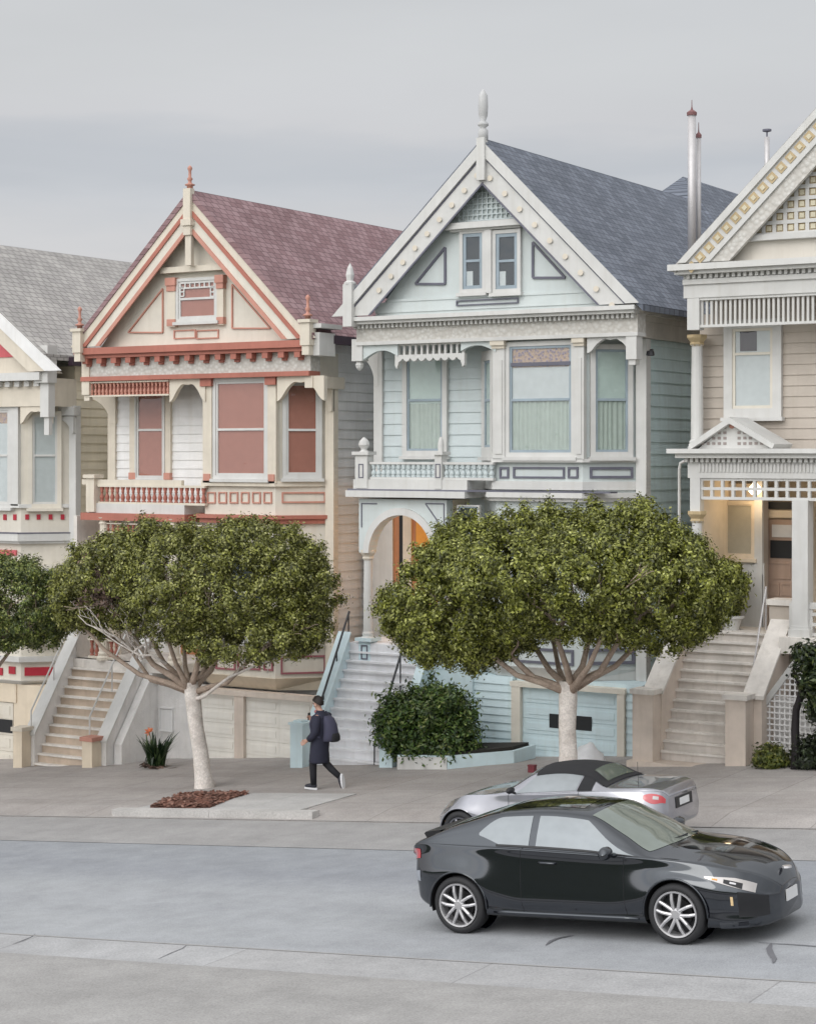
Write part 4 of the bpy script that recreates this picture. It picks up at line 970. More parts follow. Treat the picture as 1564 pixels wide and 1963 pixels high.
    MB().box(ga, ga.U(28), Xc, zlo, zbb-.1, -.5, .03).box(ga, ga.U(-140), ga.U(34), ga.Z(0, 1344), zbb-.1, -.5, .06).build('garage_frame', SAND, h)
    return h
cream_house()
# ================================================================== ground
def sheet(name, mt, ys, x0=-120., x1=60., kind='structure', nx=36):
    """ys: list of (Y, height over the sloping street)"""
    vs = []; fs = []; n = len(ys)
    for i in range(nx+1):
        x = x0+(x1-x0)*i/nx
        for y, o in ys: vs.append((x, y, gz(x, o)))
    for i in range(nx):
        for j in range(n-1): fs.append((i*n+j, (i+1)*n+j, (i+1)*n+j+1, i*n+j+1))
    return tag(MB().add(vs, fs).build(name, mt, recalc=False), kind=kind)
ASPH = ground('asphalt', alb(158, 160, 164, 1.0), alb(167, 169, 171, 1.0), big=.12, fine=60, xs=.12, bump=.5, band=(20.9, 22.3, (.83, .84, .86)))
ASPD = ground('asphalt_dark', alb(146, 150, 157, 1.16), alb(156, 159, 165, 1.16), big=.12, fine=60, xs=.1, bump=.4)
PARK = ground('parking_lane_concrete', alb(160, 158, 157, .9), alb(170, 168, 167, .9), big=.2, fine=50, xs=.15)
GUT = ground('gutter_concrete', alb(166, 166, 167, 1.0), alb(178, 178, 179, 1.0), big=.3, fine=40, xs=.3, joint=(3.2, 40.))
WALK = ground('pavement_concrete', alb(150, 145, 142, 1.16), alb(164, 159, 156, 1.16), big=.25, fine=40, xs=.3, joint=(1.5, 1.5))
WALKN = ground('near_pavement_concrete', alb(158, 156, 154, .94), alb(168, 166, 164, .94), big=.3, fine=40, xs=.3)
LAWN = ground('lawn_grass', (.04, .06, .02), (.06, .08, .03), big=.5, fine=80)
sheet('ground', LAWN, [(-900, -6), (33.2, -.6), (900, -.6)], -900, 900, nx=4)
sheet('road', ASPH, [(17.44, 0), (23.52, 0)])
sheet('parking_lane', PARK, [(23.5, .006), (25.72, .02)])
sheet('pavement', WALK, [(25.68, .0), (25.7, .03), (26.45, .12), (31.5, .12), (G+2.2, .0), (48, .0)])
sheet('gutter', GUT, [(16.3, .004), (17.46, .004)])
sheet('near_pavement', WALKN, [(12.6, .16), (16.1, .11), (16.25, .1), (16.34, .06), (16.36, -.1)])
vs = [(12.7, .1), (9, .7), (5, 1.7), (0, 3.1), (-8, 4.6), (-20, 6), (-60, 8)][::-1]
sheet('park_lawn', LAWN, vs)
SEAM = simple('seam_dirt', alb(156, 154, 152, 1.), .9)
for y_, o_, w_ in ((17.45, .009, .014), (25.7, .036, .014)):
    sheet('joint_seam', SEAM, [(y_-w_, o_), (y_+w_, o_+.002)])
# cracks in the road
def crack(pts, w):
    m = MB(); P = [gnd(*p) for p in pts]; L_, R_ = [], []
    for i, p in enumerate(P):
        t = (P[min(i+1, len(P)-1)]-P[max(0, i-1)]); t.z = 0; t.normalize(); n = Vector((-t.y, t.x, 0))*w*random.uniform(.5, 1.3)*(.35 if i in (0, len(P)-1) else 1)
        for s_, a in ((1, L_), (-1, R_)):
            q = p+n*s_; a.append((q.x, q.y, gz(q.x, .009)))
    k = len(P); m.add(L_+R_, [(i, i+1, k+i+1, k+i) for i in range(k-1)])
    return tag(m.build('road_crack', TAR, recalc=False), kind='structure')
TAR = simple('tar', alb(110, 110, 114, 1.), .8)
crack([(1046, 1814), (1056, 1806), (1068, 1801), (1082, 1798), (1100, 1795)], .02)
crack([(1444, 1807), (1462, 1809), (1484, 1811), (1510, 1812), (1564, 1816), (1640, 1822)], .013)
crack([(1478, 1811), (1474, 1820), (1477, 1829), (1484, 1840), (1482, 1848)], .03)
crack([(24, 1812), (46, 1804), (60, 1798), (68, 1792)], .012)
crack([(304, 1840), (330, 1828), (350, 1820), (360, 1812)], .012)
# raised tree bed by the kerb
KERB = ground('kerb_concrete', alb(170, 167, 164, 1.1), alb(184, 181, 178, 1.1), big=.5, fine=40, bump=.3)
xa, xb = gnd(228, 1566).x, gnd(585, 1580).x
def blk(x0, x1, y0, y1, o0, o1, name, mt, nseg=6):
    m = MB()
    for i in range(nseg):
        a, b = x0+(x1-x0)*i/nseg, x0+(x1-x0)*(i+1)/nseg-.008
        m.add([(x, y, gz(x, o)) for x in (a, b) for y in (y0, y1) for o in (o0, o1)], MB.BX)
    return tag(m.build(name, mt), kind='structure')
blk(xa, xb, 25.78, 26.0, -.1, .16, 'kerb', KERB, 2)
blk(xa+.3, xb-.5, 26.0, 27.9, -.1, .135, 'tree_bed_paving', ground('bed_concrete', alb(172, 170, 168, 1.05), alb(184, 182, 180, 1.05), big=.5), 3)
def mulch():
    P = [gnd(*p, .14) for p in ((287, 1549), (300, 1540), (330, 1528), (352, 1523), (400, 1519), (470, 1520), (476, 1522), (440, 1533), (402, 1549), (340, 1550))]
    c = sum(P, Vector())/len(P); m = MB()
    vs = [(c.x, c.y, gz(c.x, .2))]+[(p.x, p.y, gz(p.x, .138)) for p in P]+[((p.x+c.x)/2, (p.y+c.y)/2, gz((p.x+c.x)/2, .185)) for p in P]
    n = len(P)
    m.add(vs, [(1+i, 1+(i+1) % n, 1+n+(i+1) % n, 1+n+i) for i in range(n)]+[(1+n+i, 1+n+(i+1) % n, 0) for i in range(n)])
    for i in range(900):
        k = random.randrange(n); a, b = random.random(), random.random()
        if a+b > 1: a, b = 1-a, 1-b
        p = c+(P[k]-c)*a+(P[(k+1) % n]-c)*b; z = gz(p.x, .14+.05*(1-a-b)+random.uniform(0, .02))
        t = random.random()*6.3; l, w = random.uniform(.02, .06), random.uniform(.012, .03)
        d = Vector((math.cos(t), math.sin(t), random.uniform(-.5, .5)))*l; e = Vector((-math.sin(t), math.cos(t), random.uniform(-.3, .3)))*w
        q = Vector((p.x, p.y, z+.012)); m.add([q-d-e, q+d-e, q+d+e, q-d+e], [(0, 1, 2, 3)])
    return tag(m.build('bark_mulch', leafmat('bark_mulch', [(0, (.1, .04, .025)), (.5, (.19, .085, .06)), (1, (.3, .17, .13))], .8, 0.), recalc=False), kind='stuff')
mulch()
# ================================================================== leaves and trees
def leaf_mesh(name, mt, par, centres, normals, per, spread, size, ar=.5, tilt=.8, clump=.9):
    C = np.repeat(np.array(centres), per, axis=0); N = np.repeat(np.array(normals), per, axis=0); n = len(C)
    P = C+np.random.normal(0, spread, (n, 3))
    D = P-C; D /= np.linalg.norm(D, axis=1)[:, None]+1e-9
    N = N*.55+D*clump+np.random.normal(0, tilt, (n, 3)); N /= np.linalg.norm(N, axis=1)[:, None]+1e-9
    T = np.random.normal(0, 1, (n, 3))+N*0; T -= N*(T*N).sum(1)[:, None]; T /= np.linalg.norm(T, axis=1)[:, None]+1e-9
    B = np.cross(N, T); s = (size*np.random.uniform(.65, 1.3, n))[:, None]
    v = np.stack([P-T*s, P+B*s*ar-T*s*.1+N*s*.12, P+T*s, P-B*s*ar-T*s*.1+N*s*.12], 1).reshape(-1, 3)
    off = ORG.get(par.name, Vector()) if par else Vector()
    v -= np.array(off)
    me = bpy.data.meshes.new(name); me.vertices.add(4*n); me.vertices.foreach_set('co', v.ravel())
    me.loops.add(4*n); me.loops.foreach_set('vertex_index', np.arange(4*n, dtype=np.int32))
    me.polygons.add(n); me.polygons.foreach_set('loop_start', np.arange(0, 4*n, 4, dtype=np.int32)); me.polygons.foreach_set('loop_total', np.full(n, 4, dtype=np.int32))
    me.update(calc_edges=True); me.materials.append(mt)
    o = bpy.data.objects.new(name, me); col.objects.link(o)
    if par: o.parent = par; ORG[o.name] = off
    return o
def blob_points(ells, n, lo=.8, seed=0, zmin=None, amp=.16, freq=1.4):
    """clump centres on the lumpy outside of a union of ellipsoids"""
    rng = np.random.RandomState(seed); out, nor = [], []
    A = [e[3]*e[4]+e[4]*e[5]+e[3]*e[5] for e in ells]; A = np.array(A)/sum(A)
    while len(out) < n:
        e = ells[rng.choice(len(ells), p=A)]; c = np.array(e[:3]); r = np.array(e[3:6])
        d = rng.normal(0, 1, 3); d /= np.linalg.norm(d)
        f = rng.uniform(lo, 1.)**.7
        nz = .8*noise.noise(Vector(d*freq*1.5)+Vector((seed*3.1, e[0], e[2])))+.55*noise.noise(Vector(d*freq*4)+Vector((seed, e[1], 0)))+.5*noise.noise(Vector(d*freq*9)+Vector((seed, e[1], 7)))
        p = c+d*r*f*(1+amp*nz)
        if zmin is not None and p[2] < zmin+.25*noise.noise(Vector((p[0]*1.3, p[1]*1.3, seed))): continue
        inside = False
        for g in ells:
            if g is e: continue
            if (((p-np.array(g[:3]))/np.array(g[3:6]))**2).sum() < .62: inside = True; break
        if inside: continue
        m = d/r; m /= np.linalg.norm(m); out.append(p); nor.append(m*1.1+np.array((0, 0, .35)))
    return out, nor
FOL = leafmat('ficus_leaves', [(0, (.03, .036, .008)), (.4, (.15, .168, .02)), (.75, (.27, .285, .045)), (1, (.44, .45, .16))], .45, .1)
FOL2 = leafmat('ficus_leaves_olive', [(0, (.03, .035, .009)), (.4, (.145, .155, .025)), (.75, (.26, .27, .052)), (1, (.43, .425, .17))], .45, .1)
DEAD = leafmat('dry_leaves', [(0, (.07, .045, .035)), (1, (.2, .13, .1))], .7, .05)
BARK = ground('pale_bark', alb(196, 190, 184, 1.5), alb(168, 160, 153, 1.5), big=1.5, fine=30, xs=1., bump=.6)
BARKD = ground('brown_bark', alb(164, 148, 134, 1.3), alb(136, 120, 108, 1.3), big=1.5, fine=30, xs=1., bump=.6)
def wob(a, b, n, w):
    a, b = Vector(a), Vector(b); L_ = (b-a).length
    return [a.lerp(b, i/n)+(Vector((random.gauss(0, 1), random.gauss(0, 1), random.gauss(0, .6)))*w*L_ if 0 < i < n else Vector()) for i in range(n+1)]
def limb(m, pts, r0, r1, n=8, mi=0):
    k = len(pts)-1
    m.tube(pts, [r0+(r1-r0)*(i/k)**.8 for i in range(k+1)], n, mi)
def twigs(m, p, d, r, depth, L_):
    q = p+d*L_*random.uniform(.7, 1.2); limb(m, wob(p, q, 3, .07), r, r*.55, 5)
    if depth: 
        for _ in range(2): twigs(m, q, (d+Vector((random.gauss(0, .5), random.gauss(0, .5), random.gauss(.15, .35)))).normalized(), r*.55, depth-1, L_*.75)
def street_tree(label, base, fork, Yt, r0, ells, limbs, n, seed, zmin, mt, size=.033, dead=None, sh=0):
    t = thing('street_tree', label, 'tree', base, 'clipped street trees')
    m = MB(); b = Vector(base); f = Vector(fork)
    pts = [b-Vector((0, 0, .3)), b+Vector((0, 0, .05)), b.lerp(f, .12), b.lerp(f, .35)+Vector((.015, 0, 0)), b.lerp(f, .6)-Vector((.012, 0, 0)), b.lerp(f, .85), f+Vector((0, 0, .1))]
    m.tube(pts, [r0*1.5, r0*1.3, r0*1.1, r0, r0*.95, r0*1.02, r0*1.0], 14)
    m.build('trunk', BARK, t, smooth=True)
    m = MB()
    for (p, r) in limbs:
        p = Vector(p); mid = f.lerp(p, .45)+Vector((0, 0, -.12*(p-f).length)); s_ = f+(p-f)*.02+Vector((random.uniform(-.08, .08), random.uniform(-.06, .06), -.1))
        path = [s_, s_.lerp(mid, .5)+Vector((0, 0, .02)), mid, mid.lerp(p, .5)+Vector((random.gauss(0, .05), random.gauss(0, .05), random.gauss(0, .04))), p]
        limb(m, path, r, r*.42, 8)
        for _ in range(3): twigs(m, path[3].lerp(p, random.random()), ((p-mid).normalized()+Vector((random.gauss(0, .5), random.gauss(0, .5), .35))).normalized(), r*.38, 2, .55)
    m.build('limb', BARKD, t, smooth=True)
    c, nr = blob_points(ells, n, .8, seed, zmin)
    c2, nr2 = blob_points([(e[0], e[1], e[2], e[3]*.8, e[4]*.8, e[5]*.8) for e in ells], n//3, .55, seed+5, zmin+.1)
    rng = np.random.RandomState(seed+9)
    for k in range(int(n*.07)):
        i = rng.randint(n)
        for j in range(2): c.append(np.array(c[i])+np.array(nr[i])*(.07+.07*j)); nr.append(nr[i])
    leaf_mesh('crown', mt, t, c+c2, nr+nr2, 82, .062, size, .5, .45)
    if dead: leaf_mesh('dry_twigs', DEAD, t, dead[0], dead[1], 22, .1, .05, .4, .9)
    return t
def P(px, py, Y): return at(px, py, Y)
def ell(px, py, Y, wpx, hpx, ry):
    c = at(px, py, Y); a = at(px+wpx/2, py, Y); b = at(px, py-hpx/2, Y)
    return (c.x, c.y, c.z, a.x-c.x, ry, b.z-c.z)
# right tree
Y3 = 28.6; b3 = gnd(1087, 1540, .12); b3 = Vector((at(1087, 1400, Y3).x, Y3, 0)); b3.z = gz(b3.x, .12)
f3 = at(1089, 1318, Y3)
e3 = [ell(1075, 1105, Y3, 520, 250, 2.2), ell(890, 1165, Y3-.2, 270, 215, 1.6), ell(1270, 1130, Y3+.2, 250, 235, 1.6), ell(1190, 1070, Y3, 240, 190, 1.5), ell(960, 1080, Y3-.1, 260, 180, 1.6), ell(1215, 1005, Y3, 90, 100, .5), ell(812, 1195, Y3-.4, 120, 115, .8), ell(1335, 1135, Y3+.3, 104, 145, .8), ell(880, 1232, Y3-.5, 190, 104, 1.)]
l3 = [(at(940, 1230, Y3-.5), .085), (at(870, 1200, Y3-.9), .07), (at(1010, 1200, Y3+.6), .08), (at(1080, 1180, Y3-.6), .08), (at(1150, 1190, Y3+.4), .08), (at(1230, 1180, Y3-.5), .08), (at(1290, 1160, Y3+.8), .07), (at(1180, 1150, Y3-1.1), .07), (at(1050, 1190, Y3+1.2), .07)]
street_tree('street tree with straight pale trunk and broad olive crown behind the two cars', b3, f3, Y3, .155, e3, l3, 1750, 3, at(1080, 1285, Y3).z, FOL)
# middle tree, leaning trunk
Y2 = 28.6; b2 = Vector((at(392, 1520, Y2).x, Y2, 0)); b2.z = gz(b2.x, .13)
f2 = at(367, 1318, Y2)
e2 = [ell(420, 1120, Y2, 380, 240, 2.), ell(522, 1145, Y2+.2, 160, 205, 1.4), ell(300, 1090, Y2, 260, 160, 1.7), ell(192, 1130, Y2+.1, 140, 165, 1.1), ell(490, 1055, Y2, 170, 120, 1.1), ell(550, 1208, Y2, 112, 105, 1.), ell(480, 1222, Y2-.3, 220, 112, 1.2), ell(160, 1150, Y2-.2, 84, 125, .7), ell(572, 1108, Y2, 64, 105, .7)]
l2 = [(at(150, 1190, Y2-.3), .07), (at(205, 1160, Y2-.6), .08), (at(250, 1150, Y2+.3), .07), (at(300, 1170, Y2-.7), .07), (at(340, 1180, Y2+.8), .07), (at(390, 1190, Y2-.5), .08), (at(450, 1210, Y2+.5), .075), (at(520, 1230, Y2-.5), .07), (at(440, 1170, Y2+1.1), .07), (at(200, 1215, Y2+.7), .06)]
dc = [tuple(at(random.gauss(200, 16), random.gauss(1130, 20), Y2-1.25+random.gauss(0, .12))) for _ in range(38)]
t2 = street_tree('street tree with leaning pale trunk and bare grey branches in the mulched bed', b2, f2, Y2, .15, e2, l2, 1350, 11, at(370, 1245, Y2).z, FOL2, dead=(dc, [(0, -1, .3)]*len(dc)))
m = MB()
for a, b in ((150, 1180), (185, 1130), (215, 1150), (240, 1190), (262, 1120), (290, 1160), (175, 1200), (320, 1180)):
    p0 = at(random.uniform(250, 320), random.uniform(1240, 1275), Y2-.5); p1 = at(a, b, Y2-1.1-random.random()*.3); limb(m, wob(p0, p1, 5, .05), .032, .008, 6)
    for _ in range(3):
        q = p0.lerp(p1, random.uniform(.4, .9)); twigs(m, q, ((p1-p0).normalized()+Vector((random.gauss(0, .5), random.gauss(0, .4), .3))).normalized(), .011, 1, .35)
m.build('bare_branch', BARK, t2, smooth=True)
m = MB(); limb(m, [f2-Vector((0, 0, .25)), at(392, 1335, Y2-.1), at(440, 1298, Y2-.3), at(500, 1272, Y2-.4), at(545, 1258, Y2-.4)], .05, .015, 7)
for _ in range(7): twigs(m, at(random.uniform(430, 520), random.uniform(1262, 1296), Y2-.35), Vector((random.gauss(.2, .4), random.gauss(0, .4), 1)).normalized(), .01, 2, .22)
m.build('bare_branch', BARK, t2, smooth=True)
# left tree, mostly outside the frame
Y1 = 28.9; b1 = Vector((at(-60, 1500, Y1).x, Y1, 0)); b1.z = gz(b1.x, .12)
f1 = at(-60, 1310, Y1)
e1 = [ell(-60, 1165, Y1, 270, 200, 2.), ell(55, 1170, Y1, 130, 165, 1.1), ell(30, 1130, Y1-.1, 120, 110, 1.), ell(-150, 1160, Y1, 180, 180, 1.2)]
l1 = [(at(20, 1200, Y1-.3), .08), (at(-30, 1190, Y1+.5), .08), (at(-120, 1190, Y1-.5), .08), (at(60, 1200, Y1+.3), .06)]
street_tree('dark green street tree at the left edge before the pale yellow house', b1, f1, Y1, .15, e1, l1, 800, 21, at(0, 1245, Y1).z, leafmat('dark_ficus_leaves', [(0, (.02, .035, .009)), (.4, (.085, .12, .022)), (.75, (.18, .22, .045)), (1, (.36, .37, .12))], .42, .12))
# ------------------------------------------------------------------ shrubs and small plants
GRN = leafmat('shrub_leaves', [(0, (.012, .03, .008)), (.5, (.06, .115, .022)), (.85, (.13, .19, .04)), (1, (.26, .29, .1))], .4, .1)
def shrub(name, label, cat, base, ells, n, mt, per=18, size=.05, zmin=None, stem=True, spread=.07, sprigs=0, lo=.75):
    t = thing(name, label, cat, base)
    c, nr = blob_points(ells, n, lo, len(label), zmin, .2)
    c2, nr2 = blob_points([(*e[:3], e[3]*.75, e[4]*.75, e[5]*.75) for e in ells], n//2, .4, 3, zmin)
    if sprigs:
        for i in range(sprigs):
            k = random.randrange(n); 
            for j in range(4): c.append(np.array(c[k])+np.array(nr[k])*.05*(j+1)); nr.append(nr[k])
    leaf_mesh('foliage', mt, t, c+c2, nr+nr2, per, spread, size, .4, .8)
    if stem:
        m = MB(); b = Vector(base)
        for i in range(6): q = random.choice(c); limb(m, wob(b, Vector(q), 4, .05), .025, .008, 6)
        m.build('stem', BARKD, t, smooth=True)
    return t
ys = 31.75; bs = Vector(at(830, 1475, ys)); bs.z = gz(bs.x, .3)
shrub('round_shrub', 'large round dark green shrub in the pale blue planter beside the white stairs', 'shrub', bs, [ell(824, 1395, ys, 160, 140, .8), ell(778, 1380, ys-.2, 95, 95, .55), ell(845, 1425, ys-.2, 125, 85, .65), ell(764, 1410, ys-.3, 62, 82, .45), ell(836, 1345, ys, 84, 56, .45)], 900, GRN, sprigs=45)
# planter of the mint house
m = MB(); y0, y1 = 31.0, 32.2
q0, q1, q2 = at(762, 1476, y0), at(858, 1474, y0), at(985, 1473, y1-.3)
zz = gz(q0.x, .12)
pl = thing('planter', 'low pale blue and white planter wall under the round shrub', 'planter', (q0.x, y0, zz))
MB().prism([(q0.x, y0, zz-.5), (q1.x, y0, zz-.5), (q2.x, y1-.3, zz-.5), (q2.x, y1+.6, zz-.5), (q0.x, y1+.6, zz-.5)], [(q0.x, y0, gz(q0.x, .4)), (q1.x, y0, gz(q1.x, .38)), (q2.x, y1-.3, gz(q2.x, .34)), (q2.x, y1+.6, gz(q2.x, .34)), (q0.x, y1+.6, gz(q0.x, .4))]).build('planter_wall', AQUA, pl)
MB().prism([(q0.x+.01, y0-.03, zz-.3), (q1.x-.01, y0-.03, zz-.3), (q1.x-.01, y0-.002, zz-.3), (q0.x+.01, y0-.002, zz-.3)], [(q0.x+.01, y0-.03, gz(q0.x, .37)), (q1.x-.01, y0-.03, gz(q1.x, .35)), (q1.x-.01, y0-.002, gz(q1.x, .35)), (q0.x+.01, y0-.002, gz(q0.x, .37))]).build('front_board', WHITE, pl)
MB().prism([(a_, b_, gz(a_, .3)) for a_, b_ in ((q0.x+.06, y0+.08), (q1.x, y0+.08), (q2.x-.1, y1-.2), (q2.x-.1, y1+.5), (q0.x+.06, y1+.5))], [(a_, b_, gz(a_, .41)) for a_, b_ in ((q0.x+.06, y0+.08), (q1.x, y0+.08), (q2.x-.1, y1-.2), (q2.x-.1, y1+.5), (q0.x+.06, y1+.5))]).build('soil', simple('dark_soil', (.02, .016, .012), .9), pl)
# bird-of-paradise plant
yb = 31.3; bb = Vector(at(300, 1490, yb)); bb.z = gz(bb.x, .12)
bp = thing('strap_leaf_plant', 'dark green strap-leaved plant with one orange flower by the stucco wall', 'plant', bb)
m = MB()
for i in range(95):
    a = random.uniform(0, 6.28); l = random.uniform(.5, .84)*(1 if random.random() > .3 else .75); lean = random.uniform(.12, .85); w = random.uniform(.025, .05)
    o = bb+Vector((random.gauss(0, .1), random.gauss(0, .08), 0)); d = Vector((math.cos(a), math.sin(a), 0)); s_ = Vector((-d.y, d.x, 0))
    vs = []
    for k in range(6):
        u = k/5; p = o+d*lean*l*(u**1.6)+Vector((0, 0, l*u*(1-.18*lean*u))); ww = w*(.35+1.3*u if u < .55 else 2.3*(1-u)+.02)
        vs += [p-s_*ww, p+s_*ww]
    m.add(vs, [(2*k, 2*k+1, 2*k+3, 2*k+2) for k in range(5)])
m.build('foliage', leafmat('strap_leaves', [(0, (.01, .025, .012)), (.6, (.03, .06, .022)), (1, (.09, .13, .05))], .35, .1), bp, recalc=False)
fl = at(286, 1404, yb)
m = MB(); limb(m, [bb, bb.lerp(fl, .5)+Vector((.02, 0, .05)), fl], .012, .008, 6); m.build('flower_stalk', GRN, bp)
m = MB()
for i in range(26):
    d = Vector((random.gauss(0, .5), random.gauss(0, .5), random.gauss(.5, .4))).normalized(); s_ = d.cross(Vector((.3, .9, .1))).normalized()*.022
    m.add([fl-s_*.3, fl+d*.06-s_, fl+d*.12, fl+d*.06+s_], [(0, 1, 2, 3)])
m.build('flower', simple('orange_petal', alb(216, 130, 88, 1.2), .6), bp, recalc=False)
m = MB()
for i in range(40):
    a = random.uniform(0, 6.28); r = random.uniform(.1, .42); p = bb+Vector((math.cos(a)*r, math.sin(a)*r*.5-.1, .02)); d = Vector((random.gauss(0, .1), random.gauss(0, .08), .05)); s_ = Vector((.02, .02, 0))
    m.add([p-s_, p+s_, p+d+s_, p+d-s_], [(0, 1, 2, 3)])
m.build('fallen_leaves', DEAD, bp, recalc=False)
# right edge: clipped hedge, climbing vine tree, potted shrub
yh = 31.2; bh = Vector(at(1478, 1480, yh)); bh.z = gz(bh.x, .12)
shrub('clipped_shrub', 'small clipped light green shrub between the beige stair pier and the lattice screen', 'shrub', bh, [ell(1478, 1454, yh, 58, 44, .3)], 130, leafmat('hedge_leaves', [(0, (.04, .06, .012)), (.6, (.12, .14, .025)), (1, (.26, .26, .06))], .45, .1), per=16, size=.04, spread=.05)
yv = 31.0; bv = Vector(at(1524, 1482, yv)); bv.z = gz(bv.x, .12)
vt = shrub('garden_tree', 'dark small tree with black trunk at the right edge in front of the lattice screen', 'tree', bv, [ell(1578, 1290, yv, 90, 84, .55), ell(1548, 1256, yv-.1, 60, 40, .35), ell(1574, 1345, yv, 44, 84, .35), ell(1612, 1330, yv, 110, 150, .6)], 330, leafmat('vine_leaves', [(0, (.01, .018, .008)), (.6, (.03, .05, .015)), (1, (.09, .11, .03))], .4, .1), per=18, size=.055, stem=False)
m = MB(); limb(m, [bv-Vector((0, 0, .1)), at(1526, 1440, yv), at(1524, 1400, yv), at(1526, 1360, yv), at(1545, 1310, yv), at(1560, 1280, yv)], .09, .05, 8); limb(m, [at(1526, 1365, yv), at(1535, 1320, yv), at(1520, 1285, yv), at(1530, 1260, yv)], .05, .02, 7); m.build('trunk', simple('dark_bark', (.02, .016, .018), .8), vt, smooth=True)
yg = 31.1; bg = Vector(at(1550, 1478, yg)); bg.z = gz(bg.x, .12)
shrub('low_shrub', 'low dark shrub on the ground at the right edge beneath the garden tree', 'shrub', bg, [ell(1552, 1450, yg, 60, 60, .4), ell(1590, 1440, yg, 60, 90, .4)], 160, leafmat('dark_shrub_leaves', [(0, (.006, .012, .006)), (1, (.04, .055, .02))], .45, .1), per=16, size=.045)
yp = G+.45; bpz = Vector(at(1401, 1213, yp))
pot = thing('potted_shrub', 'green shrub in a tapered white pot at the top of the beige house stairs', 'potted plant', bpz)
z1 = at(1401, 1180, yp).z-bpz.z
MB().lathe(bpz, [(.13, 0), (.15, .04), (.2, z1*.8), (.25, z1*.86), (.25, z1), (.2, z1)], 14).build('pot', WHITE, pot)
c, nr = blob_points([ell(1396, 1130, yp, 62, 110, .35)], 220, .7, 5); leaf_mesh('foliage', FOL, pot, c, nr, 16, .06, .05, .4, .8)
# small things by the garages
ys_ = 31.0; s0 = Vector(at(1128, 1470, ys_)); s0.z = gz(s0.x, .12); ztop = at(1128, 1424, ys_).z-s0.z
sk = thing('rubbish_sack', 'rounded white plastic sack standing in front of the aqua garage door', 'sack', s0)
pr = [(.2, 0), (.27, .06), (.29, ztop*.3), (.25, ztop*.55), (.17, ztop*.75), (.09, ztop*.9), (.03, ztop*.97), (.0, ztop)]
o = MB().lathe(s0, pr, 16).build('bag', simple('white_plastic', (.75, .75, .76), .4), sk, smooth=True)
for v in o.data.vertices: v.co += Vector(v.co.normalized())*.09*noise.noise(v.co*7)
bx = Vector(at(1020, 1497, 30.6)); bx.z = gz(bx.x, .12)
rb = thing('small_box', 'small dark red box on the pavement at the foot of the aqua garage frame', 'box', bx)
MB().xyz(bx.x-.065, bx.x+.065, bx.y-.05, bx.y+.05, bx.z, bx.z+.12).xyz(bx.x-.072, bx.x+.072, bx.y-.057, bx.y+.057, bx.z+.121, bx.z+.14).build('box_body', simple('dark_red_plastic', (.18, .03, .04), .5), rb)
